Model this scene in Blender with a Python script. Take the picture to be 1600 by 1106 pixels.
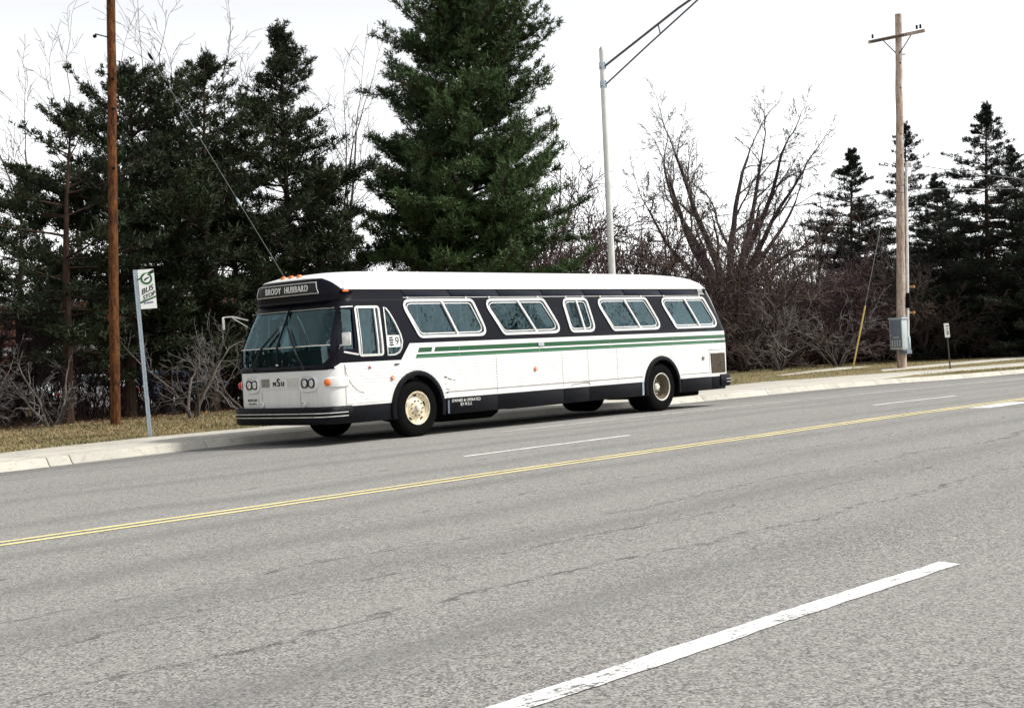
import bpy, bmesh, math, random
import numpy as np
from mathutils import Vector, Matrix

for o in list(bpy.data.objects):
    bpy.data.objects.remove(o, do_unlink=True)
SC = bpy.context.scene
COL = SC.collection

# ------------------------------------------------------------------ camera, sky, sun, exposure
cam_d = bpy.data.cameras.new('camera'); cam = bpy.data.objects.new('camera', cam_d); COL.objects.link(cam)
SC.camera = cam
cam_d.sensor_width = 36.0; cam_d.lens = 36.0*2171.7/1600.0; cam_d.clip_end = 3000; cam_d.clip_start = 0.1
YAW, PITCH, ROLL = math.radians(-47.3077), math.radians(0.011), math.radians(-2.9271)
_f = Vector((-math.sin(YAW), math.cos(YAW), 0)); _r = Vector((math.cos(YAW), math.sin(YAW), 0)); _u = Vector((0, 0, 1))
_f2 = _f*math.cos(PITCH)-_u*math.sin(PITCH); _u2 = _u*math.cos(PITCH)+_f*math.sin(PITCH)
_r3 = _r*math.cos(ROLL)+_u2*math.sin(ROLL); _u3 = _u2*math.cos(ROLL)-_r*math.sin(ROLL)
M = Matrix((( _r3.x, _u3.x, -_f2.x, -16.9393), (_r3.y, _u3.y, -_f2.y, -17.9384), (_r3.z, _u3.z, -_f2.z, 1.3793), (0, 0, 0, 1)))
cam.matrix_world = M

SUN_AZ = Vector((0.62, -0.78, 0)).normalized(); SUN_EL = math.radians(50)
world = bpy.data.worlds.new('World'); SC.world = world; world.use_nodes = True
nt = world.node_tree; nt.nodes.clear()
sky = nt.nodes.new('ShaderNodeTexSky'); sky.sky_type = 'NISHITA'; sky.sun_disc = False
sky.sun_elevation = SUN_EL; sky.sun_rotation = math.atan2(SUN_AZ.x, SUN_AZ.y)
sky.air_density = 1.0; sky.dust_density = 0.6; sky.ozone_density = 1.0
bw = nt.nodes.new('ShaderNodeRGBToBW'); mixw = nt.nodes.new('ShaderNodeMixRGB'); mixw.inputs[0].default_value = 0.94
bg = nt.nodes.new('ShaderNodeBackground'); bg.inputs[1].default_value = 0.15
wo = nt.nodes.new('ShaderNodeOutputWorld')
nt.links.new(sky.outputs[0], bw.inputs[0]); nt.links.new(sky.outputs[0], mixw.inputs[1]); nt.links.new(bw.outputs[0], mixw.inputs[2])
nt.links.new(mixw.outputs[0], bg.inputs[0]); nt.links.new(bg.outputs[0], wo.inputs[0])

sun_d = bpy.data.lights.new('sun', 'SUN'); sun_d.energy = 2.0; sun_d.angle = math.radians(6.0); sun_d.color = (1.0, 0.96, 0.90)
sun = bpy.data.objects.new('sun', sun_d); COL.objects.link(sun)
_s = SUN_AZ*math.cos(SUN_EL)+Vector((0, 0, math.sin(SUN_EL)))
sun.rotation_euler = _s.to_track_quat('Z', 'Y').to_euler()
sun.location = (0, 0, 60)
SC.view_settings.view_transform = 'Standard'; SC.view_settings.look = 'None'
SC.view_settings.gamma = 1.0; SC.view_settings.use_curve_mapping = False
SC.view_settings.exposure = 1.10
SC.cycles.transparent_max_bounces = 16; SC.cycles.max_bounces = 8

random.seed(7); RNG = np.random.default_rng(11)
UPG = Vector((0.0272, -0.0295, 1.0))            # plumb line: the road here climbs a little, so poles and trunks stand off its normal

# ------------------------------------------------------------------ material helpers
class S:
    """thin wrapper so that shader maths reads like maths"""
    def __init__(s, nt, sock): s.nt = nt; s.k = sock
    def _m(s, op, b=None, c=None):
        n = s.nt.nodes.new('ShaderNodeMath'); n.operation = op
        for i, v in enumerate((s, b, c)):
            if v is None: continue
            if isinstance(v, S): s.nt.links.new(v.k, n.inputs[i])
            else: n.inputs[i].default_value = float(v)
        return S(s.nt, n.outputs[0])
    def __add__(s, b): return s._m('ADD', b)
    def __sub__(s, b): return s._m('SUBTRACT', b)
    def __mul__(s, b): return s._m('MULTIPLY', b)
    def gt(s, b): return s._m('GREATER_THAN', b)
    def lt(s, b): return s._m('LESS_THAN', b)
    def mx(s, b): return s._m('MAXIMUM', b)
    def mn(s, b): return s._m('MINIMUM', b)
    def absv(s): return s._m('ABSOLUTE')
    def ramp(s, a, b, lo=0.0, hi=1.0):
        n = s.nt.nodes.new('ShaderNodeMapRange'); n.clamp = True
        s.nt.links.new(s.k, n.inputs[0])
        for i, v in enumerate((a, b, lo, hi)): n.inputs[1+i].default_value = v
        return S(s.nt, n.outputs[0])

def newmat(name):
    m = bpy.data.materials.new(name); m.use_nodes = True
    nt = m.node_tree; b = nt.nodes['Principled BSDF']
    return m, nt, b
def coords(nt, scale=(1, 1, 1), kind='Object'):
    t = nt.nodes.new('ShaderNodeTexCoord'); mp = nt.nodes.new('ShaderNodeMapping'); mp.inputs['Scale'].default_value = scale
    nt.links.new(t.outputs[kind], mp.inputs[0]); return mp.outputs[0]
def noise(nt, vec, scale, detail=4, rough=.55):
    n = nt.nodes.new('ShaderNodeTexNoise'); n.inputs['Scale'].default_value = scale
    n.inputs['Detail'].default_value = detail; n.inputs['Roughness'].default_value = rough
    if vec is not None: nt.links.new(vec, n.inputs['Vector'])
    return S(nt, n.outputs['Fac'])
def mixc(nt, fac, a, b):
    n = nt.nodes.new('ShaderNodeMixRGB')
    if isinstance(fac, S): nt.links.new(fac.k, n.inputs[0])
    else: n.inputs[0].default_value = fac
    for i, v in ((1, a), (2, b)):
        if isinstance(v, tuple): n.inputs[i].default_value = (*v[:3], 1)
        else: nt.links.new(v, n.inputs[i])
    return n.outputs[0]
def bump(nt, b, h, strength=.3, dist=.01):
    n = nt.nodes.new('ShaderNodeBump'); n.inputs['Strength'].default_value = strength; n.inputs['Distance'].default_value = dist
    nt.links.new(h.k, n.inputs['Height']); nt.links.new(n.outputs[0], b.inputs['Normal'])
def simple(name, col, rough=.5, metal=0., var=.12, vscale=6., bumpk=0., spec=.5, coat=0.):
    m, nt, b = newmat(name)
    v = coords(nt); n = noise(nt, v, vscale, 5)
    lo = tuple(c*(1-var) for c in col); hi = tuple(min(1, c*(1+var)) for c in col)
    nt.links.new(mixc(nt, n.ramp(.3, .7), lo, hi), b.inputs['Base Color'])
    nt.links.new(n.ramp(.25, .75, max(.02, rough-.08), min(1, rough+.1)).k, b.inputs['Roughness'])
    b.inputs['Metallic'].default_value = metal; b.inputs['Specular IOR Level'].default_value = spec
    if coat: b.inputs['Coat Weight'].default_value = coat
    if bumpk: bump(nt, b, noise(nt, v, vscale*6, 6), bumpk, .01)
    return m

MAT = {}
MAT['chrome'] = simple('aluminium_trim', (.78, .78, .75), .32, .55, .08, 9)
MAT['white'] = simple('white_enamel', (.80, .80, .78), .35, 0, .04, 5)
MAT['navy'] = simple('navy_enamel', (.004, .0045, .009), .36, 0, .2, 4, spec=.14)
MAT['black'] = simple('black_rubber', (.008, .008, .009), .75, 0, .3, 12, spec=.2)
MAT['tyre'] = simple('tyre_rubber', (.004, .004, .004), .85, 0, .3, 14, spec=.08)
MAT['under'] = simple('dark_chassis', (.006, .005, .005), .9, 0, .4, 6, spec=.1)
MAT['bumper'] = simple('black_bumper', (.004, .0045, .0065), .45, 0, .3, 8, spec=.12)
MAT['cream'] = simple('cream_wheel_paint', (.74, .65, .48), .45, 0, .28, 16)
MAT['rimwhite'] = simple('worn_white_wheel_paint', (.66, .64, .57), .5, 0, .25, 12)
MAT['hubdark'] = simple('dirty_hub', (.16, .13, .09), .6, 0, .4, 18)
MAT['amber'] = simple('amber_lens', (.75, .16, .02), .2, 0, .08, 9, coat=.5)
MAT['red'] = simple('red_lens', (.62, .02, .015), .2, 0, .08, 9, coat=.5)
MAT['lamp'] = simple('headlamp_glass', (.70, .72, .70), .12, .3, .1, 40, coat=1.)
MAT['seat'] = simple('teal_seat_vinyl', (.05, .13, .14), .5, 0, .2, 7)
MAT['cabin'] = simple('grey_cabin_lining', (.24, .30, .31), .6, 0, .1, 3)
MAT['dark'] = simple('flat_dark_print', (.012, .012, .014), .6, 0, .1, 6)
MAT['letter'] = simple('white_lettering', (.80, .80, .76), .6, 0, .05, 6)
MAT['greenp'] = simple('green_print', (.03, .22, .05), .5, 0, .1, 6)
MAT['bluep'] = simple('blue_print', (.03, .05, .25), .5, 0, .1, 6)
MAT['signwhite'] = simple('white_sign_sheet', (.80, .81, .78), .4, 0, .04, 8)
MAT['galv'] = simple('galvanised_steel', (.42, .50, .56), .42, .5, .18, 22)
MAT['alum'] = simple('weathered_aluminium', (.62, .62, .59), .5, .35, .12, 3)
MAT['conduit'] = simple('pale_conduit', (.70, .72, .72), .5, 0, .12, 5)
MAT['cabgrey'] = simple('grey_cabinet_paint', (.40, .45, .47), .5, 0, .1, 5)
MAT['cabdoor'] = simple('blue_grey_door_shade', (.13, .16, .21), .5, 0, .12, 5)  # cabinet door: shade of its face put into the colour; plain blue-grey elsewhere
MAT['yellowguard'] = simple('yellow_plastic', (.72, .54, .17), .5, 0, .15, 8)
MAT['wire'] = simple('dark_cable', (.03, .03, .032), .6, 0, .1, 3)
MAT['steelwire'] = simple('steel_strand', (.30, .31, .31), .45, .6, .1, 9)
MAT['rust'] = simple('rusty_bracket', (.35, .18, .06), .8, 0, .3, 20)
MAT['panelnavy'] = simple('upper_panel_navy', (.008, .010, .018), .4, 0, .2, 4, spec=.16)
MAT['sidingwhite'] = simple('white_fluted_siding', (.80, .80, .78), .34, 0, .06, 3)
MAT['backlitgalv'] = simple('backlit_steel_arm', (.10, .11, .12), .5, .4, .1, 5)  # lamp arms: backlit silhouette against the sky put into a darker steel
MAT['signpost'] = simple('brown_sign_post', (.05, .035, .025), .7, 0, .2, 12)

def m_glass(name, tint, gloss=.9, rough=.03):
    m = bpy.data.materials.new(name); m.use_nodes = True; nt = m.node_tree; nt.nodes.clear()
    o = nt.nodes.new('ShaderNodeOutputMaterial'); mx = nt.nodes.new('ShaderNodeMixShader')
    t = nt.nodes.new('ShaderNodeBsdfTransparent'); g = nt.nodes.new('ShaderNodeBsdfGlossy'); f = nt.nodes.new('ShaderNodeFresnel')
    f.inputs[0].default_value = 1.5; t.inputs[0].default_value = (*tint, 1); g.inputs[0].default_value = (gloss*.64, gloss*.93, gloss, 1)
    v = coords(nt); n = noise(nt, v, 7, 5)
    nt.links.new(n.ramp(.45, .8, rough, rough+.05).k, g.inputs['Roughness'])
    bp = nt.nodes.new('ShaderNodeBump'); bp.inputs['Strength'].default_value = .10; bp.inputs['Distance'].default_value = .02; nt.links.new(noise(nt, v, 3.5, 2).k, bp.inputs['Height']); nt.links.new(bp.outputs[0], g.inputs['Normal'])
    fac = S(nt, f.outputs[0])*1.5+n.ramp(.5, .8, 0, .03)
    nt.links.new(fac.k, mx.inputs[0]); nt.links.new(t.outputs[0], mx.inputs[1]); nt.links.new(g.outputs[0], mx.inputs[2])
    nt.links.new(mx.outputs[0], o.inputs[0]); return m
MAT['glass'] = m_glass('tinted_side_glass', (.44, .68, .74), .95, .0)
MAT['wsglass'] = m_glass('windscreen_glass', (.62, .84, .86), .95, .0)
MAT['darkglass'] = m_glass('dark_sign_glass', (.10, .11, .12))

def m_buspaint():
    m, nt, b = newmat('bus_livery_paint')
    t = nt.nodes.new('ShaderNodeTexCoord'); sp = nt.nodes.new('ShaderNodeSeparateXYZ'); nt.links.new(t.outputs['Object'], sp.inputs[0])
    x, y, z = (S(nt, sp.outputs[i]) for i in range(3))
    zb = x.ramp(-1.95, -1.74, 1.265, 1.37)+x.ramp(-.36, -.13, 0, .285)
    zt = x.ramp(-1.66, -1.50, 2.83, 2.635)
    edge = z.ramp(1.66, 2.60, 9.76, 9.20)
    black = z.gt(zb)*z.lt(zt)*x.lt(edge)
    skirt = z.lt(.637)
    blk = black.mx(skirt)
    st = x-(z.ramp(1.38, 1.58, .0, .12))
    front = st.gt(-.02)
    cut = (x-z.ramp(1.44, 1.60, .40, .47)).absv().gt(.035).mx(z.lt(1.46))
    g1 = z.gt(1.487)*z.lt(1.572)*front*cut
    g2 = z.gt(1.385)*z.lt(1.455)*front
    hl = z.gt(1.404)*z.lt(1.420)*front*x.lt(9.25)
    vec = coords(nt); n = noise(nt, vec, 2.2, 6, .65); n2 = noise(nt, coords(nt, (1, 1, .15)), 9, 5)
    n3 = noise(nt, coords(nt, (5, 5, .35)), 2.2, 6, .7)
    dirt = ((n*.5+n2*.5).ramp(.44, .66)*z.ramp(.62, 1.15, .55, .04)).mx(n3.ramp(.56, .74)*z.ramp(1.0, 1.66, .10, .22)*z.lt(1.70)).mx(n.ramp(.5, .7)*z.gt(2.6)*.22)
    col = mixc(nt, dirt, (.80, .80, .785), (.50, .47, .40))
    col = mixc(nt, g1.mx(g2), col, (.012, .085, .028)); col = mixc(nt, hl, col, (.09, .27, .15))
    col = mixc(nt, blk, col, (.0045, .005, .0095))
    nt.links.new(col, b.inputs['Base Color']); nt.links.new(n.ramp(.3, .7, .26, .42).k, b.inputs['Roughness']); nt.links.new(blk.ramp(0, 1, .5, .14).k, b.inputs['Specular IOR Level'])
    return m
MAT['livery'] = m_buspaint()

def m_asphalt():
    m, nt, b = newmat('worn_asphalt')
    v = coords(nt); vs = coords(nt, (.05, 1.0, 1))
    vo = nt.nodes.new('ShaderNodeTexVoronoi'); vo.inputs['Scale'].default_value = 85; nt.links.new(v, vo.inputs['Vector'])
    stone = S(nt, nt.nodes.new('ShaderNodeRGBToBW').outputs[0]); nt.links.new(vo.outputs['Color'], stone.k.node.inputs[0])
    multi = noise(nt, v, 14, 9, .86); fine = noise(nt, v, 190, 2, .7); big = noise(nt, v, .35, 5, .6); streak = noise(nt, vs, 1.1, 6, .65)
    k = stone*.34+multi*.42+fine*.24
    col = mixc(nt, k.ramp(.36, .63), (.056, .056, .060), (.395, .384, .358))
    col = mixc(nt, stone.gt(.86)*fine.gt(.5)*.55, col, (.52, .50, .46))
    tone = (big*.4+streak*.6).ramp(.36, .64, 0, 1)
    col2 = mixc(nt, tone, col, (.305, .298, .280)); nmix = col2.node; nt.links.new(tone.ramp(0, 1, .0, .42).k, nmix.inputs[0])
    warp = noise(nt, coords(nt, (.35, .35, 1)), .9, 5, .6)
    t = nt.nodes.new('ShaderNodeTexCoord'); sp = nt.nodes.new('ShaderNodeSeparateXYZ'); nt.links.new(t.outputs['Object'], sp.inputs[0])
    y = S(nt, sp.outputs[1])+warp.ramp(.3, .7, -.25, .25)
    # wheel paths: darker, slightly polished bands that run with the traffic
    wear = None
    for y0, ww in ((-13.1, .6), (-11.0, .65), (-9.3, .5), (-7.6, .4), (-5.7, .45), (-3.1, .5), (-1.9, .35), (.8, .6)):
        q = (y-y0).absv().ramp(0, ww, 1, 0); wear = q if wear is None else wear.mx(q)
    col3 = mixc(nt, (wear*streak.ramp(.3, .62)*.40), col2, (.085, .085, .088))
    # ravelled seams: flecks strung along the paving joints, each one short and ragged
    fl = noise(nt, coords(nt, (1.6, 7.0, 1)), 2.6, 7, .72); fl2 = noise(nt, coords(nt, (.25, 1.0, 1)), 1.3, 4, .6); cr = None
    for y0, ww in ((-12.3, .22), (-11.35, .10), (-10.45, .16), (-8.75, .12), (-5.0, .06), (-2.3, .07)):
        d = (y-y0).absv().ramp(0, ww, 1, 0)
        c = (d*.30+fl+fl2*.22).gt(.915); cr = c if cr is None else cr.mx(c)
    hair = None
    for y0 in (-12.28, -10.4, -5.02):
        c = (y+noise(nt, v, 5, 6, .75).ramp(.3, .7, -.10, .10)-y0).absv().lt(.006)*fl2.gt(.50); hair = c if hair is None else hair.mx(c)
    yy = S(nt, sp.outputs[1]); gut = yy.ramp(.9, 2.6)*noise(nt, vs, 2.0, 5).ramp(.3, .6)*.72
    col3 = mixc(nt, gut, col3, (.045, .046, .053))
    col4 = mixc(nt, cr*.62, col3, (.040, .040, .042)); col4 = mixc(nt, hair*.7, col4, (.025, .025, .026))
    nt.links.new(col4, b.inputs['Base Color']); b.inputs['Roughness'].default_value = .9; b.inputs['Specular IOR Level'].default_value = .2
    bump(nt, b, stone*.4+multi*.4+fine*.2, .7, .007)
    return m
MAT['asphalt'] = m_asphalt()

def m_paintline(name, c, wear):
    m, nt, b = newmat(name); v = coords(nt)
    n = noise(nt, v, 30, 7, .8); n2 = noise(nt, v, 3.2, 6, .65); n3 = noise(nt, coords(nt, (.6, 5, 1)), 9, 5, .75)
    k = (n*.42+n2*.28+n3*.30).ramp(wear, wear+.045)
    t = noise(nt, v, 1.1, 4).ramp(.3, .7, .82, 1.0); base = mixc(nt, t, tuple(q*.72 for q in c), c)
    nt.links.new(mixc(nt, k, base, (.13, .13, .132)), b.inputs['Base Color']); b.inputs['Roughness'].default_value = .85
    bump(nt, b, n, .5, .005); return m
MAT['linewhite'] = m_paintline('worn_white_road_paint', (.80, .80, .78), .522)
MAT['linefaint'] = m_paintline('faded_white_road_paint', (.60, .60, .56), .51)
MAT['lineyellow'] = m_paintline('worn_yellow_road_paint', (.80, .69, .34), .535)

def m_concrete():
    m, nt, b = newmat('pale_concrete'); v = coords(nt)
    n = noise(nt, v, 1.2, 6, .6); f = noise(nt, v, 40, 4, .7); s = noise(nt, v, 4.5, 6, .7)
    col = mixc(nt, (n*.5+f*.5).ramp(.3, .7), (.34, .325, .28), (.58, .555, .485))
    col = mixc(nt, s.ramp(.52, .72)*.6, col, (.20, .185, .15))
    nt.links.new(col, b.inputs['Base Color']); b.inputs['Roughness'].default_value = .9; bump(nt, b, f, .4, .006); return m
MAT['concrete'] = m_concrete()

def m_ground():
    m, nt, b = newmat('dry_grass_and_leaf_litter'); v = coords(nt, kind='Object')
    t = nt.nodes.new('ShaderNodeTexCoord'); sp = nt.nodes.new('ShaderNodeSeparateXYZ'); nt.links.new(t.outputs['Object'], sp.inputs[0])
    y = S(nt, sp.outputs[1]); x = S(nt, sp.outputs[0])
    n = noise(nt, v, 1.1, 6, .65); f = noise(nt, v, 19, 5, .75); g = noise(nt, v, 4, 5, .7)
    grass = mixc(nt, (n*.4+g*.6).ramp(.38, .62), (.26, .195, .10), (.085, .098, .036))
    grass = mixc(nt, f.ramp(.35, .7), grass, (.36, .29, .18)); grass.node.inputs[0].default_value = .3
    nt.links.new(f.ramp(.4, .75, 0, .65).k, grass.node.inputs[0])
    soil = noise(nt, v, .8, 6, .7); grass = mixc(nt, soil.ramp(.56, .68)*.75, grass, (.12, .085, .05))
    lit = mixc(nt, f.ramp(.35, .7), (.030, .020, .014), (.13, .085, .05))
    edge = (y+n.ramp(.3, .7, -1.6, 1.6)-x.ramp(0, 30, 0, 8)).ramp(12.4, 14.2)
    far = y.gt(60)
    col = mixc(nt, edge, grass, lit)
    nt.links.new(col, b.inputs['Base Color']); b.inputs['Roughness'].default_value = .95; b.inputs['Specular IOR Level'].default_value = .1
    bump(nt, b, f, .8, .03); return m
MAT['ground'] = m_ground()

def m_var(name, a, b_, rough=.7, spec=.3, trans=0.):
    """foliage and twigs: colour varies by the stored per-clump value"""
    m, nt, b = newmat(name); at = nt.nodes.new('ShaderNodeAttribute'); at.attribute_name = 'v'
    nt.links.new(mixc(nt, S(nt, at.outputs['Fac']), a, b_), b.inputs['Base Color'])
    b.inputs['Roughness'].default_value = rough; b.inputs['Specular IOR Level'].default_value = spec; return m
MAT['needle_dark'] = m_var('dark_pine_needles', (.005, .009, .005), (.034, .050, .020), .6, .2)  # wide tone range paints the shade inside the crowns into the needles
MAT['needle_green'] = m_var('green_pine_needles', (.008, .017, .006), (.074, .124, .042), .55, .2)  # light end of the range paints sunlit patches into the crown
MAT['needle_spruce'] = m_var('spruce_needles', (.004, .007, .005), (.022, .031, .019), .6, .15)
MAT['twig_grey'] = m_var('grey_twigs', (.035, .029, .026), (.135, .115, .105), .85)
MAT['twig_red'] = m_var('red_brown_twigs', (.020, .011, .0125), (.108, .062, .068), .85)
MAT['twig_pale'] = m_var('pale_twigs', (.030, .027, .025), (.19, .175, .165), .85)
MAT['grassblade'] = m_var('grass_blades', (.36, .28, .165), (.085, .108, .038), .9, .1)
MAT['twig_ash'] = m_var('ashen_twigs', (.09, .082, .076), (.36, .335, .315), .85)
MAT['twig_brown'] = m_var('brown_twigs', (.030, .022, .018), (.135, .10, .082), .85)
MAT['leaflitter'] = m_var('fallen_leaves', (.30, .20, .11), (.09, .05, .03), .9, .1)

def m_bark(name, lo, hi, sc=(9, 9, 1.2)):
    m, nt, b = newmat(name); v = coords(nt, sc); n = noise(nt, v, 2.4, 7, .7); n2 = noise(nt, coords(nt), 1.3, 4)
    fk = noise(nt, coords(nt, (sc[0]*1.5, sc[1]*1.5, sc[2]*2.5)), 3.0, 4, .8)
    col = mixc(nt, (n*.75+n2*.25).ramp(.35, .65), lo, hi); col = mixc(nt, fk.ramp(.54, .64)*.8, col, tuple(c*.25 for c in lo)); col = mixc(nt, fk.ramp(.40, .30)*.45, col, tuple(min(1, c*1.6) for c in hi))
    nt.links.new(col, b.inputs['Base Color'])
    b.inputs['Roughness'].default_value = .9; b.inputs['Specular IOR Level'].default_value = .2; bump(nt, b, n, .9, .03); return m
MAT['bark_pine'] = m_bark('pine_bark', (.014, .009, .007), (.085, .050, .034))
MAT['bark_grey'] = m_bark('grey_bark', (.05, .042, .038), (.19, .165, .15))
MAT['bark_dark'] = m_bark('dark_bark', (.022, .016, .016), (.085, .062, .060))
MAT['pole_brown'] = m_bark('creosoted_pole', (.008, .003, .002), (.21, .082, .027), (6, 6, 1.5))
MAT['pole_grey'] = m_bark('weathered_pole', (.26, .13, .075), (.66, .585, .52), (6, 6, .9))
MAT['brick'] = m_bark('red_brick_wall', (.17, .075, .05), (.30, .15, .10), (3, 3, 9))

# ------------------------------------------------------------------ mesh helpers
class G:
    """collects geometry; build() links it as one mesh object"""
    def __init__(s): s.v = []; s.f = []; s.n = 0
    def add(s, verts, faces):
        s.v.extend([tuple(p) for p in verts]); s.f.extend([tuple(i+s.n for i in f) for f in faces]); s.n += len(verts); return s
    def box(s, c, size, rot=None):
        hx, hy, hz = size[0]/2, size[1]/2, size[2]/2
        P = [Vector((sx*hx, sy*hy, sz*hz)) for sz in (-1, 1) for sx, sy in ((-1, -1), (1, -1), (1, 1), (-1, 1))]
        if rot is not None: P = [rot @ p for p in P]
        c = Vector(c); return s.add([p+c for p in P], [(3, 2, 1, 0), (4, 5, 6, 7), (0, 1, 5, 4), (1, 2, 6, 5), (2, 3, 7, 6), (3, 0, 4, 7)])
    def tube(s, pts, rad, n=8, cap=True, closed=False):
        pts = [Vector(p) for p in pts]; m = len(pts)
        if not hasattr(rad, '__len__'): rad = [rad]*m
        V = []; ref = None
        for i, p in enumerate(pts):
            a = pts[(i-1) % m] if (closed or i > 0) else p; b = pts[(i+1) % m] if (closed or i < m-1) else p
            d = (b-a).normalized()
            if ref is None: ref = d.orthogonal().normalized()
            e1 = (ref-d*ref.dot(d)).normalized(); ref = e1; e2 = d.cross(e1)
            for k in range(n):
                t = 2*math.pi*k/n; V.append(p+(e1*math.cos(t)+e2*math.sin(t))*rad[i])
        F = []
        for i in range(m if closed else m-1):
            j = (i+1) % m
            for k in range(n): F.append((i*n+k, i*n+(k+1) % n, j*n+(k+1) % n, j*n+k))
        if cap and not closed:
            F.append(tuple(range(n-1, -1, -1))); F.append(tuple((m-1)*n+k for k in range(n)))
        return s.add(V, F)
    def lathe(s, prof, n=32, axis='Y', c=(0, 0, 0)):
        """prof: (radius, along) closed loop or open strip"""
        V = []; F = []; m = len(prof)
        for k in range(n):
            t = 2*math.pi*k/n
            for r, a in prof: V.append((c[0]+r*math.cos(t), c[1]+a, c[2]+r*math.sin(t)))
        for k in range(n):
            for i in range(m-1): F.append((k*m+i, k*m+i+1, ((k+1) % n)*m+i+1, ((k+1) % n)*m+i))
        return s.add(V, F)
    def prism(s, poly, axis, a, b):
        """poly in the other two axes, extruded from a to b along axis"""
        n = len(poly)
        def P(u, w, t): return {'x': (t, u, w), 'y': (u, t, w), 'z': (u, w, t)}[axis]
        V = [P(u, w, a) for u, w in poly]+[P(u, w, b) for u, w in poly]
        F = [tuple(range(n-1, -1, -1)), tuple(range(n, 2*n))]+[(i, (i+1) % n, n+(i+1) % n, n+i) for i in range(n)]
        return s.add(V, F)
    def build(s, name, mat, parent=None, smooth=False, bevel=0., fix=True, sharp=35):
        me = bpy.data.meshes.new(name); me.from_pydata(s.v, [], s.f)
        if fix or bevel:
            bm = bmesh.new(); bm.from_mesh(me)
            bmesh.ops.recalc_face_normals(bm, faces=bm.faces)
            if bevel:
                es = [e for e in bm.edges if len(e.link_faces) == 2 and e.calc_face_angle(0) > .6]
                bmesh.ops.bevel(bm, geom=es, offset=bevel, segments=2, affect='EDGES', profile=.5, clamp_overlap=True)
            bm.to_mesh(me); bm.free()
        me.materials.append(MAT[mat] if isinstance(mat, str) else mat)
        if smooth or bevel:
            me.polygons.foreach_set('use_smooth', [True]*len(me.polygons)); me.set_sharp_from_angle(angle=math.radians(sharp))
        return link(name, me, parent)
def link(name, me, parent=None, loc=None):
    o = bpy.data.objects.new(name, me); COL.objects.link(o)
    if parent is not None: o.parent = parent
    if loc is not None: o.location = loc
    return o
def empty(name, loc=(0, 0, 0)):
    o = bpy.data.objects.new(name, None); COL.objects.link(o); o.location = loc; return o
def tag(o, label=None, cat=None, group=None, kind=None):
    if label: o['label'] = label
    if cat: o['category'] = cat
    if group: o['group'] = group
    if kind: o['kind'] = kind
    return o
def fast_mesh(name, V, F, mat, parent=None, attr=None, smooth=False):
    """V (n,3) array, F (m,k) array of equal-sided faces"""
    me = bpy.data.meshes.new(name); V = np.asarray(V, np.float32); F = np.asarray(F, np.int32); k = F.shape[1]
    me.vertices.add(len(V)); me.vertices.foreach_set('co', V.ravel())
    me.loops.add(F.size); me.loops.foreach_set('vertex_index', F.ravel())
    me.polygons.add(len(F)); me.polygons.foreach_set('loop_start', np.arange(0, F.size, k, dtype=np.int32))
    me.update(calc_edges=True)
    if smooth: me.polygons.foreach_set('use_smooth', np.ones(len(F), bool))
    if attr is not None:
        a = me.attributes.new('v', 'FLOAT', 'POINT'); a.data.foreach_set('value', np.asarray(attr, np.float32))
    me.materials.append(MAT[mat]); return link(name, me, parent)
def text_mesh(txt, size, shear=0., extr=0., spacing=1.0, align='CENTER'):
    c = bpy.data.curves.new('txt', 'FONT'); c.body = txt; c.size = size; c.shear = shear; c.extrude = extr
    c.align_x = align; c.align_y = 'CENTER'; c.space_character = spacing; c.resolution_u = 3
    o = bpy.data.objects.new('txt', c); COL.objects.link(o); bpy.context.view_layer.update()
    me = bpy.data.meshes.new_from_object(o.evaluated_get(bpy.context.evaluated_depsgraph_get()))
    bpy.data.objects.remove(o, do_unlink=True); bpy.data.curves.remove(c); me.materials.clear(); return me
def rrect(x0, x1, z0, z1, r, n=5, skew=0.):
    """rounded rectangle; skew moves the bottom in +x per unit of depth below z1"""
    P = []
    for cx, cz, a0 in ((x1-r, z1-r, 0), (x0+r, z1-r, 90), (x0+r, z0+r, 180), (x1-r, z0+r, 270)):
        for k in range(n+1):
            a = math.radians(a0+90*k/n); P.append((cx+r*math.cos(a), cz+r*math.sin(a)))
    return [(x+skew*(z1-z), z) for x, z in P]

# ------------------------------------------------------------------ lie of the land
def Bk(x): return float(np.interp(x, [-40, -8, -6, -4.8, -3.5, -2, 0, 4, 7, 11.6, 19, 23, 26.5, 30, 45, 100, 400], [-.12, -.08, -.06, -.035, -.025, 0, 0, -.02, -.04, -.095, -.11, -.16, -.22, -.26, -.40, -.8, -2]))
def Ak(x): return float(np.interp(x, [5, 9.7, 19, 25, 30, 45, 100, 400], [0, -.02, -.085, -.15, -.20, -.36, -.8, -2]))
def zroad(x, y):
    t = min(1, max(0, (y+1)/3.5)); return Ak(x)*(1-t)+Bk(x)*t
def land(x, y):
    t = min(1, max(0, (y-4)/6)); t = t*t*(3-2*t)
    F = float(np.interp(x, [-10, 8, 28, 120, 400], [.12, .12, -.05, -.05, -.6]))
    return (Bk(x)+.135)*(1-t)+F*t
XG = sorted(set([-400, -200, -120, -80, -60, -50]+list(range(-42, 62, 2))+[64, 70, 80, 90, 100, 130, 170, 230, 320, 600]))
def sheet(name, ys, zf, mat, label=None, xs=XG):
    V = [(x, y, zf(x, y)) for x in xs for y in ys]; n = len(ys)
    F = [(i*n+j, (i+1)*n+j, (i+1)*n+j+1, i*n+j+1) for i in range(len(xs)-1) for j in range(n-1)]
    o = G().add(V, F).build(name, mat, fix=False, smooth=True); tag(o, kind='structure'); return o
def zland_all(x, y):
    if y > 2.9: return land(x, y)
    if y < -18.2: return zroad(x, -18)+.12
    return zroad(x, y)-.35
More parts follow.
